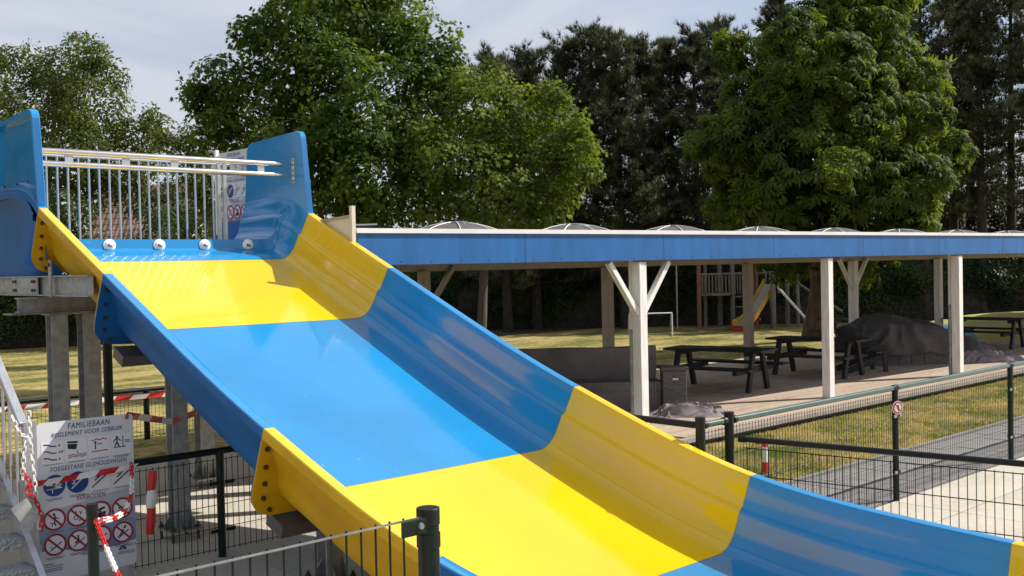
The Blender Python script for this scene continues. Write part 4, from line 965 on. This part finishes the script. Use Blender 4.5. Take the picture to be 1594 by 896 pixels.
MB().cyl((*g[1],.02),(*g[2],.02), .018, n=6).build('ground_bar', M['galv'], gl); MB().cyl((*g[2],.02),(*g[3],.02), .018, n=6).build('ground_bar', M['galv'], gl)
# bouncing pillow
bp = thing('bouncing_pillow', 'large low yellow air pillow with a blue end and a small oval emblem', 'bouncing pillow')
def pillow(a0, a1, mt, name):
    rows = []
    for t in np.linspace(a0, a1, 20):
        row = []
        e = (1-abs(t)**3.2)**(1/2.6)
        for s_ in np.linspace(-1, 1, 20):
            row.append((t*4.6, s_*2.6*(.55+.45*e), .02+1.02*max(0, e)*max(0, (1-abs(s_)**3))**.55*.72))
        rows.append(row)
    return MB().grid(rows).build(name, M[mt], bp, smooth=60)
pillow(-1, -.91, 'pillowblue', 'blue_end'); yl = pillow(-.91, 1, 'pillow', 'yellow_cover')
bp.location = (34.5, 11.9, 0); bp.rotation_euler.z = math.atan2(-.62,.78)
em = MB()
def eb(px, pz, k=0): return (px, -2.60*(1)-.03+.0*k-.004*k+.30*0, pz)
for i in range(20):
    a = i/20*2*math.pi; b = (i+1)/20*2*math.pi
    em.add([(-.15+.36*math.cos(a), -2.62, .42+.14*math.sin(a)), (-.15+.36*math.cos(b), -2.62, .42+.14*math.sin(b)), (-.15+.29*math.cos(b), -2.62, .42+.10*math.sin(b)), (-.15+.29*math.cos(a), -2.62, .42+.10*math.sin(a))], [(0,1,2,3)])
em.add([(-.35,-2.62,.36),(-.15,-2.62,.49),(.02,-2.62,.40),(-.12,-2.62,.43)], [(0,1,2,3)])
em.build('emblem', M['signink'], bp)

# ------------------------------------------------------------------ houses behind the trees
def tiled(c, wd, ln, slope, parent, rz, nm=1):
    # roof surface of overlapping tile courses
    rows = int(ln/.30); cols_ = int(wd/.26); m_ = MB()
    for i in range(rows):
        for j in range(cols_):
            x = -wd/2+.26*j; y0 = .30*i; z0 = y0*slope+.03; jz = random.uniform(-.006,.006)
            m_.add([(x,y0,z0-.0+jz),(x+.13,y0,z0+.045+jz),(x+.25,y0,z0+jz),(x+.25,y0+.31,z0+.31*slope-.03+jz),(x+.13,y0+.31,z0+.31*slope+.015+jz),(x,y0+.31,z0+.31*slope-.03+jz)], [(0,1,4,5),(1,2,3,4)])
    me = m_.mesh('roof_tiles', M['brick']); cs, sn = math.cos(rz), math.sin(rz)
    for v in me.vertices: x, y, z = v.co; v.co = (c[0]+x*cs-y*sn, c[1]+x*sn+y*cs, c[2]+z)
    o = put('roof_tiles', me, parent); o['kind'] = 'stuff'; return o
def house(c, rz, wd, dp, he, ridge, label, wall='plaster', wins=()):
    h = thing('house', label, 'house'); cs, sn = math.cos(rz), math.sin(rz)
    T_ = lambda x, y, z: (c[0]+x*cs-y*sn, c[1]+x*sn+y*cs, z)
    MB().prism([T_(-wd/2,0,0),T_(wd/2,0,0),T_(wd/2,dp,0),T_(-wd/2,dp,0)], (0,0,he)).build('wall', M[wall], h)
    MB().prism([T_(-wd/2,0,he),T_(-wd/2,dp,he),T_(-wd/2,dp/2,ridge-.1)], Vector(T_(wd,0,0))-Vector(T_(0,0,0))).build('gable', M[wall], h)
    sl = (ridge-he)/(dp/2); tiled(T_(0,-.35,he-.35*sl+.05), wd+.8, dp/2+.4, sl, h, rz)
    MB().prism([T_(-wd/2-.4,-.4,he-.4*sl-.02),T_(wd/2+.4,-.4,he-.4*sl-.02),T_(wd/2+.4,dp/2,ridge),T_(-wd/2-.4,dp/2,ridge)], (0,0,.03)).build('roof_deck', M['greywood'], h)
    MB().prism([T_(-wd/2-.4,dp+.4,he-.4*sl-.02),T_(wd/2+.4,dp+.4,he-.4*sl-.02),T_(wd/2+.4,dp/2,ridge),T_(-wd/2-.4,dp/2,ridge)], (0,0,.05)).build('roof_deck', M['brick'], h)
    MB().beam(T_(-wd/2-.4,-.42,he-.4*sl), T_(wd/2+.4,-.42,he-.4*sl), .10, .16).build('gutter', M['white'], h)
    for x, z, ww, hh in wins:
        f = MB().prism([T_(x-ww/2,-.03,z),T_(x+ww/2,-.03,z),T_(x+ww/2,-.03,z+hh),T_(x-ww/2,-.03,z+hh)], Vector(T_(0,-.04,0))-Vector(T_(0,0,0))).build('window_frame', M['white'], h)
        MB().prism([T_(x-ww/2+.08,-.08,z+.08),T_(x+ww/2-.08,-.08,z+.08),T_(x+ww/2-.08,-.08,z+hh-.08),T_(x-ww/2+.08,-.08,z+hh-.08)], Vector(T_(0,-.02,0))-Vector(T_(0,0,0))).build('pane', M['glass'], f)
    return h
va = math.atan2(-.68,.735)
house((23.8,56.5), va, 5.2, 7, 3.6, 7.6, 'house with brown tiled roof seen through the railing on the left', 'plaster', ((-1.4,1.0,1.2,1.3),(1.4,1.0,1.2,1.3)))
house((47.6,35.6), va, 4.2, 6, 2.9, 4.6, 'small beige house glimpsed under the shelter roof behind the climbing frame', 'plaster', ((-1.5,1.0,.8,1.5),(1.2,1.0,.9,1.2)))
house((59.8,21.1), va, 7, 8, 3.0, 5.9, 'house with pale grey brown tiled roof behind the pine trunks at the right edge', 'plaster', ((-1.6,1.1,1.1,1.3),(1.5,1.1,1.1,1.3)))

# ------------------------------------------------------------------ trees
def norm(a): return a/np.maximum(np.linalg.norm(a, axis=-1, keepdims=True), 1e-9)
def sphere(n): return norm(rng.normal(size=(n,3)))
def star_leaf():
    ang_ = np.radians([-90,-60,-35,-5,15,45,65,90,115,135,165,185,215,240]); rad = np.array([.28,.42,.30,.62,.40,.72,.42,1.0,.42,.72,.40,.62,.30,.42])
    V = np.zeros((15,3)); V[1:,0] = np.cos(ang_)*rad*.5; V[1:,1] = np.sin(ang_)*rad*.5+.25; V[0,1] = .2; V[0,2] = .0; V[1:,2] = -.16*(rad**2)
    F = [(0, 1+i, 1+(i+1) % 14) for i in range(14)]; return V, np.array(F)
def kite():
    V = np.array([(0,0,0),(.28,.45,-.04),(0,1,-.12),(-.28,.45,-.04)], float); return V, np.array([(0,1,2),(0,2,3)])
def palmate(n=6):
    V = []; F = []
    for i in range(n):
        a = math.radians(-120+240*i/(n-1)); l = 1-.28*abs(i-(n-1)/2)/((n-1)/2)
        dx, dy = math.sin(a), math.cos(a); b = len(V)
        for t, w_, z in ((0,0,0),(.55,.15,-.10),(.72,.17,-.26),(1,.0,-.62)):
            if w_: V += [(dx*t*l-dy*w_*l, dy*t*l+dx*w_*l, z*l), (dx*t*l+dy*w_*l, dy*t*l-dx*w_*l, z*l)]
            else: V += [(dx*t*l, dy*t*l, z*l)]
        F += [(b,b+2,b+1),(b+1,b+2,b+4),(b+1,b+4,b+3),(b+3,b+4,b+5)]
    return np.array(V, float), np.array(F)
def tuft(n=11):
    V = []; F = []
    for i in range(n):
        a = i*2.4; e = math.radians(25+50*((i*.618) % 1)); d_ = np.array([math.cos(a)*math.cos(e), math.sin(a)*math.cos(e), math.sin(e)]); s_ = np.array([-math.sin(a), math.cos(a), 0])*.055
        b = len(V); V += [tuple(-s_), tuple(s_), tuple(d_)]; F.append((b, b+1, b+2))
    b = len(V); V += [(-.05,0,0),(.05,0,0),(0,0,1.25)]; F.append((b,b+1,b+2)); return np.array(V, float), np.array(F)
def scatter(name, tpl, pos, nrm, dirs, size, mt, parent):
    V, F = tpl; z = norm(nrm); y = norm(dirs-z*np.sum(dirs*z, 1, keepdims=True)); x = np.cross(y, z); n = len(pos); k = len(V)
    W_ = pos[:,None,:]+size[:,None,None]*(V[None,:,0:1]*x[:,None,:]+V[None,:,1:2]*y[:,None,:]+V[None,:,2:3]*z[:,None,:])
    FF = (F[None,:,:]+(np.arange(n)*k)[:,None,None]).reshape(-1, F.shape[1])
    return put(name, rawmesh(name, W_.reshape(-1,3), FF, mt), parent)
def crown_pts(blobs, per_m2, per, crad, up_=.7, shell=(.80,1.03), inner_=.25, flat=1.0, zmin=-9, lump=6):
    nb_ = []
    for x, y, z, r in blobs:
        nb_.append((x, y, z, r*.88))
        for q in range(lump):
            d = sphere(1)[0]; d[2] = d[2]*.8+.1; k = rng.uniform(.26,.44); nb_.append((x+d[0]*r*.80, y+d[1]*r*.80, z+d[2]*r*.80, r*k))
    blobs = nb_
    P_ = []; Nn = []; D_ = []
    B = np.array(blobs)
    for i, (x, y, z, r) in enumerate(blobs):
        n = max(4, int(4*math.pi*r*r*per_m2)); d = sphere(n); ni = int(n*inner_); u = rng.uniform(*shell, n); u[:ni] = rng.uniform(.25, .75, ni)
        # lumpy outline
        c = np.array([x,y,z])+d*(r*u)[:,None]*np.array([1,1,flat])
        dist = np.linalg.norm(c[:,None,:]-B[None,:,:3], axis=2)/B[None,:,3]; dist[:,i] = 9
        keep = (dist.min(1) > .62) | (rng.random(n) < .18); keep &= c[:,2] > zmin
        c = c[keep]; d = d[keep]; n = len(c)
        N0 = norm(d*.7+np.array([0,0,up_])+rng.normal(scale=.18, size=(n,3)))
        a = norm(np.cross(N0, rng.normal(size=(n,3)))); b = np.cross(N0, a)
        for k in range(per):
            q = rng.uniform(0, 2*math.pi, n); rr = np.sqrt(rng.random(n))*crad*rng.uniform(.6,1.3,n)
            off = a*(np.cos(q)*rr)[:,None]+b*(np.sin(q)*rr)[:,None]
            P_.append(c+off-N0*(rr**2/crad*.55)[:,None]+rng.normal(scale=crad*.13, size=(n,3))); Nn.append(norm(N0*1.0+off/crad*.5+rng.normal(scale=.35, size=(n,3)))); D_.append(off+d*.15+np.array([0,0,-.25*crad])+rng.normal(scale=crad*.2, size=(n,3)))
    return np.concatenate(P_), np.concatenate(Nn), np.concatenate(D_)
def trunk(par, base, top, r, limbs, mt, sd=0, flare=1.5):
    base = Vector((*base, -.05)); top = Vector(top); pts = []; rad = []
    for i in range(9):
        t = i/8; w_ = Vector((math.sin(t*5+sd)*.10*t, math.cos(t*4+sd)*.10*t, 0)); pts.append(base.lerp(top, t)+w_); rad.append(r*(1-.75*t)*(1+(flare-1)*math.exp(-t*22)))
    mb = MB().tube(pts, rad, 12)
    o = mb.build('trunk', M[mt], par, smooth=60); lm = MB()
    for (x, y, z, rr) in limbs:
        e = Vector((x, y, z)); t = min(.95, max(.25, (z-rr-.5)/max(.1, top.z))); s_ = base.lerp(top, t); mid = s_.lerp(e, .5)+Vector((0,0,-.12*(e-s_).length))
        r1 = r*(1-.75*t)*.5
        lm.tube([s_, s_.lerp(mid, .5), mid, mid.lerp(e, .55)+Vector((.05,.05,0)), e], [r1, r1*.85, r1*.6, r1*.4, r1*.12], 6)
        for q in range(5):
            dd = Vector(sphere(1)[0])*rr*.95; lm.tube([mid.lerp(e,.6), e+dd*.5, e+dd], [r1*.3, r1*.18, r1*.05], 4, False)
    if limbs: lm.build('limbs', M[mt], par, smooth=60)
MAPLE_DARK = [(13.24, 20.61, 8.55, 1.55), (14.51, 20.12, 8.5, 1.43), (12.3, 20.77, 7.51, 1.08), (14.84, 19.11, 7.62, 0.91), (11.04, 21.24, 6.79, 0.68), (10.85, 21.38, 5.81, 0.59), (11.83, 21.16, 5.93, 1.23), (12.84, 19.56, 6.18, 1.7), (14.17, 19.01, 6.08, 1.44), (12.11, 19.51, 4.73, 1.31), (13.12, 18.57, 4.42, 1.24), (11.74, 20.52, 4.37, 0.85), (14.28, 21.06, 9.87, 1.69), (15.25, 18.71, 6.87, 0.66), (12.14, 21.61, 7.99, 0.41), (10.68, 21.55, 6.38, 0.31)]
MAPLE_LIGHT = [(15.19, 17.11, 5.86, 1.01), (15.73, 16.59, 5.14, 1.12), (15.95, 15.71, 5.41, 0.62), (16.03, 15.62, 4.66, 0.68), (14.53, 17.68, 4.69, 1.19), (15.0, 16.55, 4.07, 1.16), (13.88, 18.0, 3.99, 0.97), (16.23, 16.16, 6.18, 0.36), (15.21, 18.46, 6.1, 0.88), (13.24, 19.26, 3.84, 0.71), (15.7, 15.9, 3.91, 0.68), (16.0, 15.11, 5.01, 0.35), (15.36, 17.93, 6.69, 0.43), (14.23, 18.65, 4.9, 0.86)]
CHESTNUT = [(28.71, 15.91, 9.6, 1.49), (27.58, 16.94, 9.34, 1.14), (26.45, 16.58, 7.93, 1.75), (28.82, 15.08, 8.15, 1.41), (26.84, 15.5, 6.55, 2.17), (25.67, 17.27, 6.94, 1.29), (25.36, 17.52, 5.57, 1.38), (28.77, 14.39, 6.39, 1.2), (28.39, 14.03, 5.05, 1.12), (29.13, 13.35, 5.43, 0.62), (25.67, 15.84, 4.72, 1.96), (27.23, 14.39, 4.32, 1.51), (25.19, 17.64, 4.28, 1.11), (29.64, 14.31, 7.75, 0.64), (25.53, 18.13, 8.62, 0.52), (29.06, 16.29, 10.88, 1.16), (26.1, 16.76, 3.15, 1.11), (28.05, 15.65, 3.02, 1.31), (28.49, 13.9, 3.87, 0.82), (24.7, 18.14, 6.05, 0.64)]
BIRCH = [(13.52, 42.18, 10.5, 1.13), (15.34, 40.52, 10.94, 1.03), (14.0, 41.68, 8.64, 1.72), (15.44, 39.68, 8.88, 1.5), (14.49, 39.83, 7.03, 1.8), (16.39, 38.78, 7.64, 0.97), (16.94, 38.28, 8.23, 0.53), (13.4, 42.18, 6.45, 1.47), (15.87, 38.53, 6.03, 1.2), (14.25, 39.99, 4.88, 1.44), (12.69, 44.26, 8.85, 1.51), (16.03, 39.85, 10.06, 0.86), (14.68, 41.78, 10.2, 1.24), (16.6, 37.88, 6.73, 0.84)]
SMALL_TREE = [(13.73, 28.26, 6.37, 0.59), (14.12, 27.89, 5.71, 0.83), (13.57, 28.39, 5.36, 0.74), (14.35, 27.64, 4.41, 0.92), (13.63, 29.72, 6.51, 0.3)]
IVY = [(12.18, 37.81, 4.72, 1.22), (13.15, 36.91, 4.69, 1.11), (12.46, 37.51, 3.17, 1.33), (13.6, 36.46, 3.35, 1.22), (12.09, 39.17, 1.61, 0.91), (13.26, 38.09, 1.58, 1.02), (15.14, 36.4, 3.12, 1.14), (16.16, 35.47, 3.54, 1.36), (17.16, 34.55, 3.51, 1.25), (11.89, 39.32, 0.48, 0.45)]
PINES = [(26.99, 29.52, 10.35), (28.5, 29.48, 10.69), (30.14, 29.33, 11.07), (31.03, 28.51, 11.77), (31.03, 27.14, 11.17), (32.55, 27.11, 11.05), (34.1, 27.04, 11.44), (34.03, 25.74, 11.53), (35.52, 25.73, 12.06), (40.76, 20.89, 13.63), (40.66, 19.62, 14.37), (43.49, 19.73, 14.37), (42.37, 18.04, 14.58), (44.25, 17.67, 14.32), (43.02, 16.08, 13.99), (40.41, 22.57, 13.65), (46.99, 20.58, 16.61), (38.13, 24.68, 13.31)]
HEDGE = [(24.27, 35.43), (25.0, 34.76), (25.72, 34.09), (26.45, 33.41), (27.18, 32.74), (27.91, 32.07), (28.64, 31.4), (29.37, 30.72), (30.1, 30.05), (30.83, 29.38), (31.55, 28.7), (32.28, 28.03), (33.01, 27.36), (33.74, 26.69), (34.47, 26.01), (35.2, 25.34), (35.93, 24.67), (36.66, 24.0), (37.39, 23.32), (38.11, 22.65), (38.84, 21.98), (39.57, 21.3), (40.3, 20.63), (41.03, 19.96), (41.76, 19.29), (42.49, 18.61), (43.22, 17.94), (43.94, 17.27), (44.67, 16.6), (45.4, 15.92)]
def broadleaf(name, label, blobs, tpl, size, mt, per_m2, per, crad, base, top, r, bark, **kw):
    t = thing(name, label, 'tree'); P_, Nn, D_ = crown_pts(blobs, per_m2, per, crad, **kw)
    scatter('crown', tpl, P_, Nn, D_, size*rng.uniform(.7, 1.25, len(P_)), mt, t); trunk(t, base, top, r, blobs, bark); print(name, len(P_)); return t
broadleaf('maple_tree', 'tall dark green maple with layered foliage, largest tree left of centre', MAPLE_DARK, star_leaf(), .185, M['maple'], 5.0, 24, .33, (12.9,20.2), (13.6,19.9,7.6), .24, 'bark', up_=.6, inner_=.35)
broadleaf('maple_tree', 'lighter green young maple in front and right of the tall dark maple', MAPLE_LIGHT, star_leaf(), .165, M['maple2'], 6.5, 20, .28, (14.6,16.9), (14.9,16.9,5.4), .13, 'bark')
broadleaf('chestnut_tree', 'broad horse chestnut with drooping fingered leaves and sunlit right side behind the shelter', CHESTNUT, palmate(), .23, M['chestnut'], 3.6, 9, .36, (29.22,17.71), (27.5,15.9,8.6), .30, 'bark', up_=.6)
broadleaf('birch_tree', 'airy light green tree with pale trunk at the left behind the railing', BIRCH, kite(), .15, M['birch'], 3.2, 28, .42, (13.78,42.88), (14.6,41.0,9.8), .22, 'barkpale', inner_=.1, up_=.15)
broadleaf('small_tree', 'small bushy green tree between the airy tree and the tall maple', SMALL_TREE, star_leaf(), .17, M['birch'], 6, 18, .28, (14.0,28.2), (14.0,28.2,6.0), .08, 'bark')
YEL = [(46.2,38.6,3.6,1.3),(47.4,37.4,4.9,1.2),(46.8,38.0,6.0,.9),(45.0,39.4,4.6,1.0),(48.2,35.9,3.5,1.0)]
broadleaf('far_tree', 'sunlit yellow green tree glimpsed between the middle pine trunks', YEL, kite(), .22, M['maple2'], 4.5, 14, .4, (46.8,38.0), (46.8,38.0,5.5), .10, 'bark', inner_=.1)
iv = thing('ivy_shrubs', 'dense ivy and shrubs under the airy tree behind the left lawn', 'shrubs')
P_, Nn, D_ = crown_pts(IVY+[(17.4,38.6,5.2,1.1),(18.5,37.6,4.6,1.2),(16.6,39.6,5.6,.9),(19.6,36.5,4.2,1.1)], 4.5, 18, .34, inner_=.3); scatter('foliage', kite(), P_, Nn, D_, .13*rng.uniform(.7,1.3,len(P_)), M['ivy'], iv)
kk = kite()
# hedge along the far edge of the lawn
def hedge(label, pts, h, dep, n, mt, size=.13):
    hd = thing('hedge', label, 'hedge'); a = np.array(pts[0]); b = np.array(pts[-1]); t_ = (b-a)/np.linalg.norm(b-a); nn = np.array([-t_[1], t_[0]]); Ld = np.linalg.norm(b-a)
    s_ = rng.uniform(0, Ld, n); hh = h*(.82+.22*np.array([noise.noise(Vector((q*.35, 1.7, 0))) for q in s_])+.1*np.array([noise.noise(Vector((q*1.4, 4.7, 0))) for q in s_]))
    z = hh*np.sqrt(rng.random(n))*1.02; w_ = rng.uniform(-1, 1, n); w_ = np.sign(w_)*np.abs(w_)**.4; bul = .75+.35*np.array([noise.noise(Vector((q*.8, zz*.9, 2))) for q, zz in zip(s_, z)])
    off = w_*dep*bul*np.sqrt(np.clip(1-(z/np.maximum(hh,.1))**4*.7, .1, 1)); P_ = np.stack([a[0]+t_[0]*s_+nn[0]*off, a[1]+t_[1]*s_+nn[1]*off, z], 1)
    Nn = np.stack([nn[0]*np.sign(off), nn[1]*np.sign(off), np.full(n, .5)], 1)+rng.normal(scale=.5, size=(n,3)); scatter('foliage', kk, P_, Nn, rng.normal(size=(n,3)), size*rng.uniform(.6,1.4,n), mt, hd)
    rows = []
    for i in range(60):
        s0 = Ld*i/59; h0 = h*(.72+.22*noise.noise(Vector((s0*.35,1.7,0)))); c = a+t_*s0; rows.append([(c[0]+nn[0]*dep*q*.6, c[1]+nn[1]*dep*q*.6, zz) for q, zz in ((-1,0),(-.9,h0*.6),(-.4,h0*.93),(.4,h0*.93),(.9,h0*.6),(1,0))])
    MB().grid(rows).build('branch_core', M['barkdark'], hd); return hd
hedge('long dark hedge along the far side of the lawn behind the climbing frame', HEDGE, 3.3, 1.1, 150000, M['hedge'])
shb = thing('evergreen_shrubs', 'tall dark shrubs between the bare pine trunks at the right edge', 'shrubs')
P_, Nn, D_ = crown_pts([(46.5,20.5,3.2,1.3),(47.6,19.0,3.6,1.2),(45.4,22.4,3.4,1.2),(48.6,17.6,3.0,1.4),(44.4,24.0,3.6,1.2),(49.4,16.0,3.7,1.2),(46.0,21.3,4.6,1.1),(47.2,19.7,5.0,1.0),(48.3,18.0,4.7,1.2),(49.0,16.8,5.2,1.0)], 5, 16, .34, inner_=.3); scatter('foliage', kk, P_, Nn, D_, .17*rng.uniform(.7,1.3,len(P_)), M['hedge'], shb)
hedge('dark evergreen hedge closing the lawn at the left behind the steel columns', [(9.5,40.5),(24.5,35.2)], 3.0, 1.0, 60000, M['hedge'])
# tree row carried on unseen to the left, added to darken the slide's reflections
src = {o.name: o for o in C.objects if o.type == 'EMPTY' and not o.parent}
for k, (nm, dx, dy, rz, lab) in enumerate((('birch_tree',-9,1,1.3,'airy light green tree added out of view, left of the pale trunked one'),('maple_tree',-12,12,2.0,'dark green maple left of the picture edge'),('maple_tree',-20,4,.7,'second dark green maple left of the picture edge'),('birch_tree',-19,-8,2.6,'unseen light green tree added far out to the left'))):
    o = copy_tree(src[nm]); c = Vector((14.5,41,0)) if nm[0] == 'b' else Vector((13.2,20.2,0)); rm = Matrix.Rotation(rz, 4, 'Z'); o.location = c+Vector((dx,dy,0))-(rm @ c); o.rotation_euler.z = rz; o['label'] = lab
# pines
pt_ = tuft()
def pine(x, y, h, label, start=.22, bl=1.5, nb=150, seed=0, dens=17):
    t = thing('pine_tree', label, 'tree', group='dark pines behind the lawn'); r = .12+.008*h
    lean = Vector((rng.uniform(-.25,.25), rng.uniform(-.25,.25), 0)); pts = [Vector((x,y,-.05))+lean*(i/8)**1.3+Vector((0,0,h*i/8)) for i in range(9)]
    MB().tube(pts, [r*(1-.85*i/8) for i in range(9)], 9).build('trunk', M['barkdark'], t, smooth=60)
    br = MB(); P_ = []; Nn = []
    for k in range(nb):
        f = start+(1-start)*(k+.5)/nb; z = h*f; L_b = bl*(1.05-.72*max(0, (f-start)/(1-start))**2.2)*rng.uniform(.45,1.25)*(1+.35*math.sin(f*23+x*3)); a = rng.uniform(0, 2*math.pi); rise = rng.uniform(.0,.45)+.5*max(0,f-.7)
        if f < start+.18 and rng.random() < .55: L_b *= .7; sparse = True
        else: sparse = False
        p0 = Vector((x,y,0))+lean*f**1.3+Vector((0,0,z)); dv = Vector((math.cos(a), math.sin(a), rise)); p1 = p0+dv*L_b*.5+Vector((0,0,-.05)); p2 = p0+dv*L_b+Vector((0,0,.12*L_b))
        br.tube([p0,p1,p2], [.022,.015,.006], 3, False)
        for j in range(dens if not sparse else dens//4):
            u = .25+.75*(j+rng.random())/dens if not sparse else rng.uniform(.4,1); q = (p0.lerp(p1, u*2) if u < .5 else p1.lerp(p2, u*2-1))
            o = rng.normal(scale=.12*(1.1-u*.4), size=3); P_.append((q.x+o[0], q.y+o[1], q.z+abs(o[2])*.8)); Nn.append((dv.x*.45+rng.normal()*.25, dv.y*.45+rng.normal()*.25, 1.0))
    for k in range(12): P_.append((x+lean.x, y+lean.y, h-.05*k)); Nn.append((rng.normal()*.3, rng.normal()*.3, 1))
    br.build('branches', M['barkdark'], t); P_ = np.array(P_); Nn = np.array(Nn)
    scatter('crown', pt_, P_, Nn, rng.normal(size=P_.shape), rng.uniform(.18,.36,len(P_)), M['pine'], t); return t
pl_lab = ['leftmost pine, its tip just right of the light maple','second dark pine from the left, low rounded top','third dark pine from the left above the shelter','dark pine with the highest pointed tip of the middle group','pine just right of the highest pointed tip','middle group pine with short spiky top','middle group pine with two light tipped shoots','pine left of the tallest tip beside the chestnut','pine with tall tip touching the chestnut crown','tall pine just right of the chestnut crown','second tall pine right of the chestnut','third tall pine right of the chestnut, slim bare trunk','fourth tall pine right of the chestnut','fifth tall pine near the right edge','last tall pine cut by the right edge','pine hidden behind the top of the chestnut','furthest tall pine seen between the right-hand trunks','pine tip peeping out left of the chestnut top']
for i, (x, y, h) in enumerate(PINES):
    right = i in (9,10,11,12,13,14,16); 
    pine(x, y, h, pl_lab[i], .28 if right else .14, 2.0 if right else 1.85, 185 if right else 215, dens=15 if right else 16)

# ------------------------------------------------------------------ give every group Empty its own base point
for o in [q for q in C.objects if q.type == 'EMPTY' and not q.parent and q.location.length < 1e-6]:
    pts = []
    def walk(q):
        for c in q.children:
            if c.type == 'MESH' and len(c.data.vertices):
                mw = Matrix.LocRotScale(c.location, c.rotation_euler, c.scale); bb = [mw @ Vector(b) for b in c.bound_box]; pts.extend(bb)
    walk(o)
    if not pts: continue
    mn = Vector([min(p[i] for p in pts) for i in range(3)]); mxv = Vector([max(p[i] for p in pts) for i in range(3)]); b = Vector(((mn.x+mxv.x)/2, (mn.y+mxv.y)/2, mn.z)); o.location = b
    for c in o.children: c.location = Vector(c.location)-b
